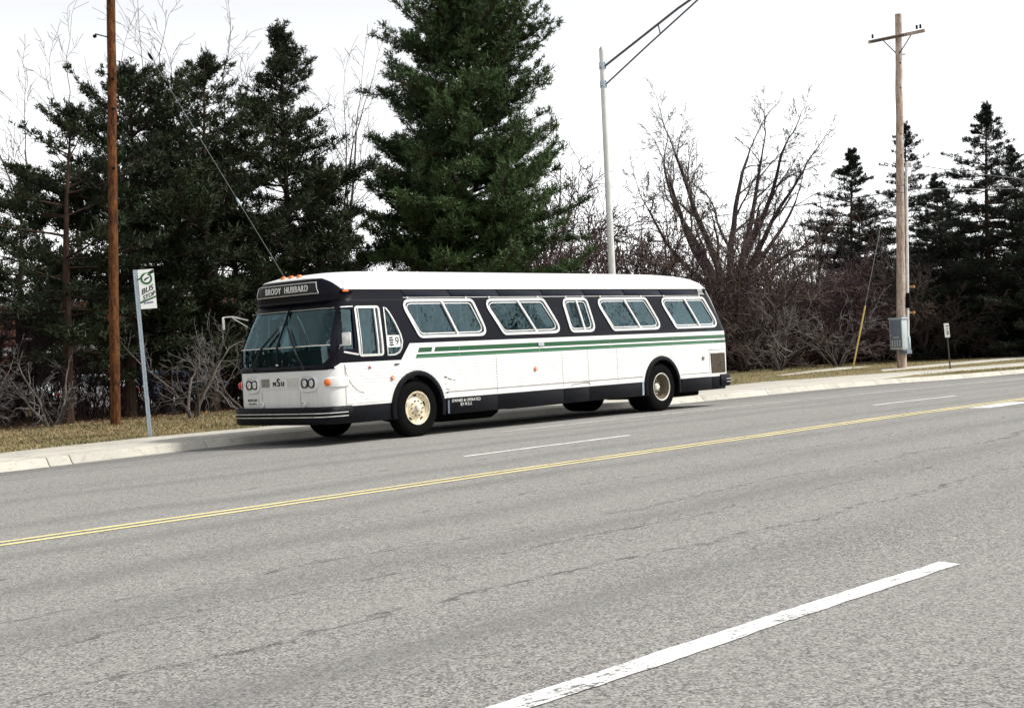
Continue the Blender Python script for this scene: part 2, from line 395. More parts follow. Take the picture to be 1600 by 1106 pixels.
road = sheet('road', [-18.0, -14, -10, -7, -4, -1, .0, 1, 2, 2.5, 2.80], zroad, 'asphalt')
ground = sheet('ground', [-400, -150, -60, -30, -18.21, -18.19, -10, 0, 2.89, 2.91, 4, 5, 6, 7, 8, 9, 10, 12, 16, 24, 40, 70, 130, 250, 600], zland_all, 'ground')

# painted markings, each a thin sheet 4 mm above the road
def marking(name, mat, x0, x1, y, w, label):
    n = max(2, int((x1-x0)/(.05 if x1-x0 < 6 else .16))); xs = np.linspace(x0, x1, n+1); rs = random.Random(int(x0*7+y*31)); e = [0., 0.]
    g = G(); V = []
    for i, x in enumerate(xs):
        for j, s in enumerate((-1, 1)):
            e[j] = e[j]*.7+rs.gauss(0, .0035); jx = rs.uniform(-.03, .03) if i in (0, n) else 0
            V.append((x+jx, y+s*w/2+e[j]+.012*math.sin(x*.9+y), zroad(x, y)+.005))
    g.add(V, [(2*i, 2*i+2, 2*i+3, 2*i+1) for i in range(len(xs)-1)])
    o = g.build(name, mat, fix=False); tag(o, kind='structure'); return o
for dy in (-.105, .105): marking('yellow_centre_line', 'lineyellow', -60, 90, -6.80+dy, .09, '')
marking('white_edge_line', 'linefaint', 1.0, 60, -1.02, .10, '')
for k in (-2, -1, 0, 1, 2, 3): marking('white_lane_dash', 'linewhite', -3.36+11.6*k, .35+11.6*k, -4.42, .11, '')
for x0, x1 in ((-13.4, -9.13), (-1.2, 2.6), (10.8, 14.4)): marking('white_lane_dash', 'linewhite', x0, x1, -14.2, .155, '')
marking('white_turn_bar', 'linewhite', 6.75, 8.6, -7.25, .45, '')

# kerb and pavement: one object for each cast section or slab
kerb = empty('kerb', (0, 2.7, 0)); tag(kerb, kind='structure')
KP = [(2.70, -.12), (2.70, .012), (2.735, .03), (2.80, .125), (2.835, .145), (3.14, .145), (3.14, -.12)]
def kerb_sec(x0, x1):
    g = G(); n = len(KP); dz = random.uniform(-.004, .004)
    xs = (x0, (x0+x1)/2, x1)
    V = [(x, y-2.7, Bk(x)+z+dz) for x in xs for y, z in KP]
    F = [(i*n+k, i*n+(k+1) % n, (i+1)*n+(k+1) % n, (i+1)*n+k) for i in range(2) for k in range(n)]
    F += [tuple(range(n)), tuple(2*n+k for k in range(n-1, -1, -1))]
    g.add(V, F).build('kerb_section', 'concrete', kerb, bevel=.008)
xk = -42.0; JN = [-5.62, -5.22, -2.66, .4]
edges = [-42+3.05*i for i in range(12)]+[-5.62, -5.22, -2.6]+[.45+3.05*i for i in range(32)]
for a, b_ in zip(edges[:-1], edges[1:]): kerb_sec(a+.008, b_-.008)
pave = empty('pavement', (0, 3.2, 0)); tag(pave, kind='structure')
def slab(poly, name='slab', t=.012):
    """poly: (x,y) counter-clockwise, draped on the land"""
    n = len(poly); V = [(x, y-3.2, land(x, y)+t) for x, y in poly]+[(x, y-3.2, land(x, y)-.15) for x, y in poly]
    F = [tuple(range(n)), tuple(range(2*n-1, n-1, -1))]+[(i, n+i, n+(i+1) % n, (i+1) % n) for i in range(n)]
    G().add(V, F).build(name, 'concrete', pave, bevel=.006)
def strip(x0, x1, lo, hi, step=1.6, gap=.012):
    n = max(1, round((x1-x0)/step)); h = (x1-x0)/n
    for i in range(n):
        a = x0+i*h+gap/2; b_ = x0+(i+1)*h-gap/2
        slab([(a, lo(a)), (b_, lo(b_)), (b_, hi(b_)), (a, hi(a))])
LO = lambda x: 3.16
strip(-42, 16, LO, lambda x: 5.25+.06*math.sin(x*1.3)+.05*math.sin(x*.47+1), 1.83)
strip(16, 23.2, LO, lambda x: float(np.interp(x, [16, 20, 23.2], [5.25, 6.9, 7.7])), 1.8)
strip(23.2, 29.2, lambda x: float(np.interp(x, [23.2, 29.2], [3.5, 5.2])), lambda x: 7.8, 2.0)
strip(29.2, 60, lambda x: float(np.interp(x, [29.2, 33, 60], [5.0, 5.3, 5.3])), lambda x: float(np.interp(x, [29.2, 32, 34, 60], [7.7, 7.3, 6.9, 6.9])), 1.8)
strip(33.5, 60, lambda x: 8.6, lambda x: float(np.interp(x, [33.5, 36, 60], [8.75, 10.0, 10.0])), 1.8)
strip(31.0, 41.0, lambda x: float(np.interp(x, [31, 41], [11.9, 13.2])), lambda x: float(np.interp(x, [31, 33, 41], [12.0, 12.9, 14.9])), 1.8)

# ------------------------------------------------------------------ the bus (x runs from nose to tail, y 0 on its centre line)
bus = empty('transit_bus', (0, 1.295, 0))
tag(bus, 'white transit bus with black window band and green stripes standing at the kerb', 'bus')
BZ = [.40, .63, 1.28, 1.38, 1.68, 2.03, 2.40, 2.43, 2.46, 2.64, 2.75, 2.85, 2.92, 2.97, 3.005]
BW = [1.285, 1.295, 1.295, 1.295, 1.285, 1.25, 1.205, 1.20, 1.195, 1.165, 1.115, 1.00, .84, .62, .28]
BF = [-2.03, -2.05, -2.06, -2.05, -2.05, -1.88, -1.70, -1.695, -1.80, -1.84, -1.83, -1.77, -1.55, -1.1, -.2]
BR = [9.88, 9.90, 9.92, 9.92, 9.90, 9.72, 9.54, 9.52, 9.50, 9.42, 9.32, 9.14, 8.85, 8.35, 7.5]
BC = [.28, .28, .28, .28, .28, .28, .28, .28, .48, .50, .50, .45, .5, .5, .27]
BZR = [.26, .26, .26, .26, .26, .27, .28, .28, .28, .32, .36, .42, .5, .5, .27]
def bI(z, T): return float(np.interp(z, BZ, T))
def xfront(y, z, off=0.):
    w = bI(z, BW); r = bI(z, BC); t = max(0, min(1, (abs(y)-(w-r))/r))
    return bI(z, BF)+.06*(y/w)**2+r*(1-math.sqrt(1-t*t))+off
def side_y(z): return bI(z, BW)
def ring(z, inset=0.):
    w = bI(z, BW)-inset; r = min(bI(z, BC), w*.95); rr = min(bI(z, BZR), w*.95); xf = bI(z, BF)+inset; xr = bI(z, BR)-inset
    P = []
    ys = [-(w-r)-r*math.sin(math.radians(a)) for a in (90, 75, 60, 45, 30, 15)]+[(w-r)*k/5 for k in range(-5, 6)]+[(w-r)+r*math.sin(math.radians(a)) for a in (15, 30, 45, 60, 75, 90)]
    for y in ys:                                    # nose, near side to far side
        t = max(0, (abs(y)-(w-r))/r); P.append((xf+.06*(y/w)**2+r*(1-math.sqrt(max(0, 1-t*t))), y, z))
    ys = [(w-rr)+rr*math.sin(math.radians(a)) for a in (90, 75, 60, 45, 30, 15)]+[(w-rr)*k/4 for k in range(4, -5, -1)]+[-(w-rr)-rr*math.sin(math.radians(a)) for a in (15, 30, 45, 60, 75, 90)]
    for y in ys:                                    # tail, far side to near side
        t = max(0, (abs(y)-(w-rr))/rr); P.append((xr-.04*(y/w)**2-rr*(1-math.sqrt(max(0, 1-t*t))), y, z))
    return P
def loft(g, rings, flip=False):
    n = len(rings[0]); V = [p for R in rings for p in R]
    F = [(i*n+k, i*n+(k+1) % n, (i+1)*n+(k+1) % n, (i+1)*n+k) for i in range(len(rings)-1) for k in range(n)]
    F += [tuple(range(n-1, -1, -1)), tuple((len(rings)-1)*n+k for k in range(n))]
    if not flip: F = [tuple(reversed(f)) for f in F]
    g.add(V, F)
zs_out = [.40, .63, .95, 1.28, 1.38, 1.53, 1.68, 1.85, 2.03, 2.22, 2.40, 2.43, 2.46, 2.55, 2.64, 2.70, 2.75, 2.80, 2.85, 2.89, 2.92, 2.945, 2.97, 2.99, 3.005]
gb = G(); loft(gb, [ring(z) for z in zs_out])
WIN = []      # side window outlines (x, z) and the two mullion foot points
for x0, x1, sk in ((-.20, 1.56, .42), (1.90, 3.58, .66), (5.22, 6.90, .66), (7.42, 9.02, .70)):
    pass
def win_poly(x0, x1, skL, skR, z0=1.775, z1=2.405, r=.12):
    """top corners x0,x1; the bottom corners shift rearwards by skL, skR"""
    def corner(p, a, b_, r, n=5):
        p = Vector(p); u = (Vector(a)-p).normalized(); v = (Vector(b_)-p).normalized(); ang = u.angle(v); d = r/math.tan(ang/2)
        d = min(d, .33); A = p+u*d; Bv = p+v*d
        return [tuple((A*(1-t)**2+p*2*t*(1-t)+Bv*t*t)) for t in [k/n for k in range(n+1)]]
    Q = [(x0, z1), (x0+skL, z0), (x1+skR, z0), (x1, z1)]
    P = []
    for i in range(4): P += corner(Q[i], Q[i-1], Q[(i+1) % 4], r)
    return P
WINDOWS = [(-.22, 1.56, .36, .30), (1.88, 3.56, .46, .44), (4.15, 4.88, .16, .17), (5.20, 6.87, .46, .45), (7.38, 9.01, .48, .45)]
POLYS = [win_poly(*w) for w in WINDOWS]
DRIVER = rrect(-1.30, -.79, 1.49, 2.30, .03, 3)
NOSEWIN = [(-1.66, 1.60), (-1.40, 1.60), (-1.37, 2.28), (-1.60, 2.28)]
QUARTER = [(-.665, 1.47), (-.50, 1.475), (-.40, 1.51), (-.335, 1.59), (-.31, 1.70), (-.335, 1.82), (-.43, 2.02), (-.53, 2.19), (-.60, 2.275), (-.65, 2.30)]
WS = [(-1.06, 1.365), (1.06, 1.365), (1.14, 1.39), (1.19, 1.44), (1.215, 1.52), (1.215, 1.68), (1.115, 2.28), (1.07, 2.315), (-1.07, 2.315), (-1.115, 2.28), (-1.215, 1.68), (-1.215, 1.52), (-1.19, 1.44), (-1.14, 1.39)]
gc = G()
for P in POLYS: gc.prism(P, 'y', -1.6, 1.6)
for P in (DRIVER, NOSEWIN, QUARTER): gc.prism(P, 'y', -1.6, 1.6)
gw = G(); gw.prism(WS, 'x', -3.0, -1.25)
def arch_poly(xc, r=.575, n=20): return [(xc+r*math.cos(math.pi*k/n), .50+r*math.sin(math.pi*k/n)*1.06) for k in range(n+1)]+[(xc-r, .2), (xc+r, .2)]
for xc in (0, 7.23):
    for s in (-1, 1): gc.prism(arch_poly(xc), 'y', s*1.5, s*.62)
gi = G(); loft(gi, [ring(z, .05) for z in (1.12, 1.28, 1.38, 1.68, 2.03, 2.40, 2.43)]+[[(max(x, -1.62), y, z) for x, y, z in ring(z, .06)] for z in (2.46, 2.60, 2.72, 2.80)])
body = gb.build('body', 'livery'); inner = gi.build('inner', 'cabin'); cutter = gc.build('cutter', 'cabin')
def boolean(a, b_):
    m = a.modifiers.new('b', 'BOOLEAN'); m.object = b_; m.operation = 'DIFFERENCE'; m.solver = 'EXACT'; m.material_mode = 'TRANSFER'
    bpy.context.view_layer.update()
    me = bpy.data.meshes.new_from_object(a.evaluated_get(bpy.context.evaluated_depsgraph_get()))
    a.modifiers.clear(); a.data = me; bpy.data.objects.remove(b_, do_unlink=True)
boolean(body, inner); 
# the reveals keep the livery colour, the lining keeps the cabin colour
cutter.data.materials.clear(); cutter.data.materials.append(MAT['livery'])
boolean(body, cutter)
boolean(body, gw.build('cutter', 'livery'))
body.data.polygons.foreach_set('use_smooth', [True]*len(body.data.polygons)); body.data.set_sharp_from_angle(angle=math.radians(28))
body.name = 'body'; body.data.name = 'body'; body.parent = bus

def on_side(P, s, off=0.):
    """outline (x,z) laid on the side skin; s = -1 kerb-away side (towards the road), +1 kerb side"""
    return [Vector((x, s*(side_y(z)+off), z)) for x, z in P]
def resample(P, step=.12):
    out = []
    for a, b_ in zip(P, P[1:]+P[:1]):
        n = max(1, int(math.dist(a, b_)/step))
        for k in range(n): out.append((a[0]+(b_[0]-a[0])*k/n, a[1]+(b_[1]-a[1])*k/n))
    return out
def band(g, P, s, w_out, w_in, proud, back=.03):
    """flat frame that follows the outline P on the side skin"""
    P = resample(P); n = len(P); cx = sum(p[0] for p in P)/n; cz = sum(p[1] for p in P)/n
    O = []; I = []
    for i in range(n):
        a = Vector(P[i-1]); b_ = Vector(P[(i+1) % n]); d = (b_-a).normalized(); nrm = Vector((d.y, -d.x)); p = Vector(P[i])
        if nrm.dot(p-Vector((cx, cz))) < 0: nrm = -nrm
        O.append(p+nrm*w_out); I.append(p-nrm*w_in)
    V = []
    for Q, off in ((O, proud*.4), (O, proud), (I, proud), (I, -back)): V += on_side([(q.x, q.y) for q in Q], s, off)
    F = []
    for k in range(3):
        for i in range(n): F.append((k*n+i, k*n+(i+1) % n, (k+1)*n+(i+1) % n, (k+1)*n+i))
    g.add(V, F)
def pane_side(P, s, off=-.022):
    """pane in strips between outline heights so that it follows the lean of the side"""
    g = G(); P2 = resample(P, .3); V = on_side(P2, s, off); g.add(V, [tuple(range(len(V)))]); return g
def bar_side(p0, p1, s, w, proud, back=.02):
    g = G(); p0 = Vector(p0); p1 = Vector(p1); d = (p1-p0).normalized(); nrm = Vector((d.y, -d.x))*w/2
    V = []
    for k in range(5):
        q = p0.lerp(p1, k/4)
        for sg, off in ((-1, -back), (-1, proud), (1, proud), (1, -back)):
            r = q+nrm*sg; V.append((r.x, s*(side_y(r.y)+off), r.y))
    F = [(i*4+k, i*4+(k+1) % 4, i*4+4+(k+1) % 4, i*4+4+k) for i in range(4) for k in range(4)]+[(0, 1, 2, 3), (19, 18, 17, 16)]
    g.add(V, F); return g
for s in (-1, 1):
    for (x0, x1, kl, kr), P in zip(WINDOWS, POLYS):
        short = x1-x0 < 1
        g = G(); band(g, P, s, .036, .014, .018)
        w = g.build('side_window', 'chrome', bus, smooth=True, sharp=40)
        gi2 = G(); c = Vector((sum(p[0] for p in P)/len(P), sum(p[1] for p in P)/len(P)))
        Pin = [(c.x+(p[0]-c.x)*(1-.055/ (abs(x1-x0)/2)), c.y+(p[1]-c.y)*.86) for p in P]
        band(gi2, Pin, s, .010, .010, -.004, .02); gi2.build('window_sash', 'chrome', w, smooth=True)
        pane_side(P, s).build('pane', 'glass', w, fix=True)
        fr = .56 if not short else .58
        xm = x0+(x1-x0)*fr; xb = x0+kl+(x1+kr-x0-kl)*fr
        bar_side((xm, 2.40), (xb, 1.78), s, .042, .016).build('mullion', 'chrome', w)
        if s < 0:
            for xx in ((x0+.15, x1-.15) if not short else (x0+.1, x1-.1)):
                G().box((xx, s*(side_y(2.455)+.012), 2.462), (.06, .03, .03)).build('hinge', 'chrome', w, bevel=.006)
    # cab windows
    g = G(); band(g, DRIVER, s, .030, .010, .016); dw = g.build('driver_window', 'chrome', bus, smooth=True)
    pane_side(DRIVER, s).build('pane', 'glass', dw)
    bar_side((-1.25, 2.30), (-1.25, 1.49), s, .014, .008).build('sash_bar', 'chrome', dw)
    bar_side((-.87, 2.30), (-.87, 1.49), s, .03, .010).build('sash_bar', 'chrome', dw)
    g = pane_side(NOSEWIN, s).build('vent_window', 'glass', bus)
    bar_side((-1.66, 1.555), (-1.34, 1.50), s, .03, .012).build('sill_trim', 'chrome', g)
    bar_side((-1.62, 2.315), (-1.35, 2.325), s, .018, .010).build('drip_trim', 'chrome', g)
    g = G(); band(g, QUARTER, s, .018, .006, .012); qw = g.build('quarter_window', 'chrome', bus, smooth=True)
    pane_side(QUARTER, s).build('pane', 'glass', qw)

# roof-line panels above the windows, each a slightly raised sheet
xp = [-.20, .96, 2.26, 3.52, 4.80, 6.12, 7.40, 8.78]
for s in (-1, 1):
    for a, b_ in zip(xp[:-1], xp[1:]):
        P = [(a+.02, 2.605), (a+.11, 2.475), (b_+.07, 2.475), (b_-.02, 2.605)]
        if s: 
            g = G(); V = on_side(P, s, .010)+on_side(P, s, -.01); g.add(V, [(0, 1, 2, 3), (7, 6, 5, 4)]+[(i, 4+i, 4+(i+1) % 4, (i+1) % 4) for i in range(4)])
            g.build('upper_panel', 'panelnavy' if 'panelnavy' in MAT else 'navy', bus, bevel=.004)
    bar_side((-1.50, 2.632), (9.15, 2.632), s, .028, .022).build('drip_rail', 'white', bus)
    bar_side((-.16, 2.468), (8.85, 2.468), s, .008, .012).build('trim_strip', 'chrome', bus)
    for k in range(4): bar_side((8.86, 2.60-.033*k), (9.08, 2.60-.033*k), s, .012, .012).build('louvre', 'chrome', bus)

# fluted siding
for s in (-1, 1):
    g = G(); z = .70
    while z < 1.36:
        segs = []
        def lim(xc): 
            q = .70**2-(z-.48)**2; return math.sqrt(q) if q > 0 else 0
        cuts = [(-1.66, 0-lim(0)), (0+lim(0), 7.23-lim(7)), (7.23+lim(7), 9.02)] if lim(0) else [(-1.66, 9.02)]
        for a, b_ in cuts:
            if z < 1.15: pass
            y0 = s*1.2945
            V = []
            for x in (a, b_):
                V += [(x, y0, z-.0245), (x, y0+s*.0055, z-.020), (x, y0+s*.0055, z+.020), (x, y0, z+.0245)]
            g.add(V, [(0, 1, 5, 4), (1, 2, 6, 5), (2, 3, 7, 6), (0, 3, 2, 1), (4, 5, 6, 7)])
        z += .0565
    tag(g.build('fluted_siding', 'sidingwhite', bus), kind='stuff')

# wheel-arch flares
def flare(xc, s, ro=(.655, .675), ri=(.565, .585)):
    g = G(); n = 26; V = []
    for k in range(n+1):
        a = math.radians(-14+208*k/n); ca, sa = math.cos(a), math.sin(a)
        zz = lambda r: .50+r*sa
        for (rx, rz), off in (((ro[0], ro[1]), -.01), ((ro[0]-.01, ro[1]-.01), .03), ((.5*(ro[0]+ri[0]), .5*(ro[1]+ri[1])), .045), (ri, .04), (ri, -.25)):
            V.append((xc+rx*ca, s*(1.295+off), .50+rz*sa))
    F = [(i*5+k, i*5+k+1, i*5+6+k, i*5+5+k) for i in range(n) for k in range(4)]
    g.add(V, F); return g.build('wheel_arch', 'bumper', bus, smooth=True, sharp=50)
for xc in (0, 7.23):
    for s in (-1, 1): flare(xc, s)

# wheels
def tyre_mesh():
    R = .512; prof = [(.285, -.12), (.30, -.135), (.36, -.150), (.44, -.148), (.485, -.130), (.506, -.112), (R, -.09), (R, -.055), (R-.014, -.05), (R-.014, -.04), (R, -.035), (R, .035), (R-.014, .04), (R-.014, .05), (R, .055), (R, .09), (.506, .112), (.485, .130), (.44, .148), (.36, .150), (.30, .135), (.285, .12)]
    return G().lathe(prof, 48)
def wheel(xc, s, kind):
    yc = s*1.125
    t = empty('wheel', (xc, yc, .505)); t.parent = bus
    tyre_mesh().build('tyre', 'tyre', t, smooth=True, sharp=30)
    o = s   # outward
    if kind == 'front':
        pr = [(.290, .135), (.298, .148), (.285, .152), (.275, .135), (.262, .105), (.250, .085), (.205, .082), (.175, .095), (.150, .118), (.115, .124), (.105, .13), (.0, .13)]
        g = G().lathe([(r, o*a) for r, a in pr], 40); rim = g.build('rim', 'cream', t, smooth=True, sharp=40)
        for k in range(10):
            a = 2*math.pi*k/10
            G().lathe([(.0, o*.145), (.014, o*.145), (.016, o*.118)], 6, c=(.133*math.cos(a), 0, .133*math.sin(a))).build('lug_nut', 'hubdark', rim)
        for k in range(5):
            a = 2*math.pi*(k+.25)/5; 
            R = Matrix.Rotation(-a, 4, 'Y'); m = G().box((.226, o*.0835, 0), (.030, .006, .075)); m.v = [tuple(R @ Vector(p)) for p in m.v]
            m.build('hand_hole', 'under', rim, bevel=.002)
        G().lathe([(.0, o*.185), (.05, o*.182), (.062, o*.17), (.066, o*.125)], 20).build('hub', 'rimwhite', rim, smooth=True)
    else:
        pr = [(.290, .13), (.300, .148), (.288, .153), (.272, .14), (.262, .09), (.250, .02), (.235, -.05), (.215, -.065), (.16, -.06), (.12, -.04), (.0, -.04)]
        g = G().lathe([(r, o*a) for r, a in pr[:4]], 40); rim = g.build('rim', 'rimwhite', t, smooth=True, sharp=40)
        G().lathe([(r, o*a) for r, a in pr[3:]], 40).build('dish', 'hubdark', rim, smooth=True)
        for k in range(10):
            a = 2*math.pi*k/10
            G().lathe([(.0, o*-.02), (.016, o*-.02), (.018, o*-.06)], 6, c=(.15*math.cos(a), 0, .15*math.sin(a))).build('lug_nut', 'rimwhite', rim)
        G().lathe([(.0, o*.05), (.06, o*.045), (.085, o*.02), (.09, o*-.05)], 20).build('hub', 'rimwhite', rim, smooth=True)
        i = tyre_mesh().build('inner_tyre', 'tyre', t, smooth=True); i.location = (0, -s*.33, 0)
for s in (-1, 1): wheel(0, s, 'front'); wheel(7.23, s, 'rear')
for x, r in ((0, .07), (7.23, .12)): G().tube([(x, -1.02, .5), (x, 1.02, .5)], r, 10).build('axle', 'under', bus)

# skirt hardware and underbody
G().prism([(1.0, .42), (1.0, .22), (1.25, .17), (2.6, .17), (2.8, .26), (2.8, .42)], 'y', -.6, .85).build('fuel_tank', 'under', bus, bevel=.03)
G().box((8.7, .1, .33), (1.6, 1.5, .24)).build('engine_sump', 'under', bus, bevel=.04)
G().box((5.0, .4, .34), (2.2, .5, .18)).build('exhaust_silencer', 'under', bus, bevel=.06)
G().box((3.8, 0, .37), (9.0, 1.5, .08)).build('floor_frame', 'under', bus, bevel=.01)
for x in (1.05, 1.5, 2.0, 2.4): G().box((x, .95, .345), (.03, .04, .13)).build('hanger', 'under', bus)
for s in (-1, 1):
    for x0, x1 in ((-1.62, -.66), (.70, 2.05), (2.06, 3.95), (3.96, 4.75), (4.76, 6.52), (7.93, 9.08), (9.09, 9.62)):
        V = on_side([(x0, .628), (x1, .628), (x1, .345), (x0, .345)], s, .012)+on_side([(x0, .628), (x1, .628), (x1, .345), (x0, .345)], s, -.03)
        g = G().add(V, [(0, 1, 2, 3), (7, 6, 5, 4)]+[(i, 4+i, 4+(i+1) % 4, (i+1) % 4) for i in range(4)]); g.build('skirt_panel', 'bumper', bus, bevel=.006)
    V = on_side([(6.50, .63), (6.56, .63), (6.56, .36), (6.50, .36)], s, .02); G().add(V+[v-Vector((0, s*.04, 0)) for v in V], [(0, 1, 2, 3), (7, 6, 5, 4)]+[(i, 4+i, 4+(i+1) % 4, (i+1) % 4) for i in range(4)]).build('skirt_strap', 'galv', bus)
    V = on_side([(.72, .60), (.76, .60), (.76, .36), (.72, .36)], s, .018); G().add(V+[v-Vector((0, s*.04, 0)) for v in V], [(0, 1, 2, 3), (7, 6, 5, 4)]+[(i, 4+i, 4+(i+1) % 4, (i+1) % 4) for i in range(4)]).build('skirt_strap', 'cabdoor', bus)
# rub rail
for s in (-1, 1):
    for a, b_ in ((.72, 6.55), (7.92, 9.02)): bar_side((a, .655), (b_, .655), s, .02, .012).build('rub_rail', 'white', bus)

# front: bumper in two halves with bright strips
def bump_path(z, x0=-2.215, half=1.335, r=.34, xe=-1.55, sgn=1, n=6):
    """from the centre to the side end of one half"""
    P = [Vector((x0+.05*(y/half)**2, y*sgn, z)) for y in (.004, .3, .6, half-r)]
    c = (x0+.05*((half-r)/half)**2+r, half-r)
    P += [Vector((c[0]-r*math.cos(math.radians(a)), sgn*(c[1]+r*math.sin(math.radians(a))), z)) for a in (15, 30, 45, 60, 75, 90)]
    P.append(Vector((xe, sgn*half, z))); return P
def sweep_band(zlo, zhi, thick, sgn, x0=-2.215, half=1.335, xe=-1.55, bulge=.035):
    g = G(); e = min(.03, (zhi-zlo)*.25); zs_ = [zlo, zlo+e, (zlo+zhi)/2, zhi-e, zhi]; bl = [-bulge, -.2*bulge, 0, -.2*bulge, -bulge]
    rows = [bump_path(z, x0-b_, half+b_, .34, xe, sgn) for z, b_ in zip(zs_, bl)]+[bump_path(zhi, x0+thick, half-thick, .30, xe, sgn), bump_path(zlo, x0+thick, half-thick, .30, xe, sgn)]
    n = len(rows[0]); V = [p for r in rows for p in r]; m = len(rows)
    F = [(i*n+k, i*n+k+1, ((i+1) % m)*n+k+1, ((i+1) % m)*n+k) for i in range(m) for k in range(n-1)]
    F += [tuple(i*n for i in range(m)), tuple(i*n+n-1 for i in range(m))]
    return g.add(V, F)
for sgn in (-1, 1):
    bb = sweep_band(.355, .652, .12, sgn).build('front_bumper', 'bumper', bus, smooth=True, sharp=45)
    for z in (.487, .548): sweep_band(z-.007, z+.007, .01, sgn, -2.221, 1.341, -1.66, .0).build('bumper_strip', 'chrome', bb)
# rear bumper
def mirror_x(g, xc): g.v = [(xc-p[0], p[1], p[2]) for p in g.v]; return g
for sgn in (-1, 1):
    g = mirror_x(sweep_band(.40, .675, .12, sgn, -2.2, 1.33), 7.87); rb = g.build('rear_bumper', 'bumper', bus, smooth=True, sharp=45)
    for z in (.50, .565): mirror_x(sweep_band(z-.006, z+.006, .01, sgn, -2.206, 1.336, -1.75, 0.), 7.87).build('bumper_strip', 'chrome', rb)

# windscreen: four panes, centre post, divider, visor band
def front_patch(y0, y1, z0, z1, off, ny=14, nz=8, zf=None, clip=None):
    V = []; F = []
    for j in range(nz+1):
        z = z0+(z1-z0)*j/nz
        for i in range(ny+1):
            y = y0+(y1-y0)*i/ny
            if clip: y = max(-clip(z), min(clip(z), y))
            V.append((xfront(y, z)+off, y, z))
    for j in range(nz):
        for i in range(ny): a = j*(ny+1)+i; F.append((a, a+1, a+ny+2, a+ny+1))
    return G().add(V, F)
WCL = lambda z: float(np.interp(z, [1.36, 1.44, 1.52, 1.68, 2.31], [1.16, 1.20, 1.225, 1.225, 1.125]))
for sgn in (-1, 1):
    a, b_ = (.012, 1.23) if sgn > 0 else (-1.23, -.012)
    front_patch(a, b_, 1.365, 1.672, .022, clip=WCL).build('windscreen_pane', 'wsglass', bus, smooth=True)
    front_patch(a, b_, 1.690, 2.31, .022, clip=WCL).build('windscreen_pane', 'wsglass', bus, smooth=True)
G().tube([(xfront(0, z)-.008, 0, z) for z in (1.36, 1.5, 1.68, 1.8, 1.92, 2.03, 2.2, 2.40)], .020, 8).build('windscreen_post', 'navy', bus, smooth=True)
G().tube([(xfront(y, 1.681)+.008, y, 1.681) for y in [-1.22, -1.15, -1.05, -.9, -.6, -.3, 0, .3, .6, .9, 1.05, 1.15, 1.22]], .010, 6).build('windscreen_divider', 'chrome', bus, smooth=True)
G().tube([(xfront(y, 2.312)-.002, y, 2.312) for y in [-1.09, -.9, -.6, -.3, 0, .3, .6, .9, 1.09]], .006, 6).build('windscreen_trim', 'chrome', bus, smooth=True)
g = G()
for k in range(41):
    pass
# moulded cowl under the windscreen
V = []; F = []; ys = [1.27*math.sin(math.radians(-90+180*k/28)) for k in range(29)]
for y in ys:
    dz = -.03*math.cos(y*1.2)
    for z, off in ((1.275, .0), (1.285, -.028), (1.325, -.034), (1.355, -.016), (1.362, .02)): V.append((xfront(y, z)+off, y, z))
F = [(i*5+k, i*5+k+1, i*5+6+k, i*5+5+k) for i in range(28) for k in range(4)]
G().add(V, F).build('cowl', 'navy', bus, smooth=True, sharp=60)
# brow lip
G().tube([(xfront(y, 2.455)-.004, y, 2.452+.0*abs(y)) for y in [1.16*math.sin(math.radians(-90+180*k/24)) for k in range(25)]], .022, 8).build('brow_lip', 'navy', bus, smooth=True)
# wipers
def fp(y, z, off=-.03): return Vector((xfront(y, z)+off, y, z))
for pv, el, tp in (((-.735, 1.315), (-.49, 1.67), (-.125, 2.03)), ((.69, 1.315), (.415, 1.68), (.105, 2.04))):
    w = G().tube([fp(*pv, -.045), fp((pv[0]+el[0])/2, (pv[1]+el[1])/2, -.06), fp(*el, -.05), fp(el[0]+(tp[0]-el[0])*.5, el[1]+(tp[1]-el[1])*.5, -.05)], [.016, .012, .010, .008], 6).build('wiper', 'dark', bus, smooth=True)
    e2 = (el[0]-(tp[0]-el[0])*.05, el[1]-(tp[1]-el[1])*.05)
    G().tube([fp(e2[0]+(tp[0]-e2[0])*k/6, e2[1]+(tp[1]-e2[1])*k/6, -.028) for k in range(7)], [.012, .016, .018, .018, .018, .016, .010], 6).build('wiper_blade', 'dark', w)
    G().lathe([(.0, -.0), (.034, -.0), (.04, .05)], 12, c=(0, 0, 0))
    G().tube([fp(*pv, -.07), fp(*pv, .02)], .028, 10).build('wiper_pivot', 'dark', w, smooth=True)
for y in (0.0,): G().box(fp(0, 1.385, -.02), (.03, .05, .03)).build('post_foot', 'chrome', bus, bevel=.006)

# destination sign in the brow
DS = [(-.85, 2.575), (.85, 2.575), (.79, 2.765), (-.79, 2.765)]
ds = G()
V = []; ny = 16
for j, z in enumerate((2.575, 2.62, 2.67, 2.72, 2.765)):
    hw = .85-.06*j/4
    for i in range(ny+1): y = -hw+2*hw*i/ny; V.append((xfront(y, z)-.006, y, z))
ds.add(V, [(j*(ny+1)+i, j*(ny+1)+i+1, (j+1)*(ny+1)+i+1, (j+1)*(ny+1)+i) for j in range(4) for i in range(ny)])
dsg = ds.build('destination_sign', 'dark', bus, smooth=True)
fr = []
for a, b_ in zip(DS, DS[1:]+DS[:1]):
    for k in range(10): y = a[0]+(b_[0]-a[0])*k/10; z = a[1]+(b_[1]-a[1])*k/10; fr.append((xfront(y, z)-.010, y, z))
G().tube(fr, .007, 6, closed=True).build('sign_frame', 'chrome', dsg, smooth=True)
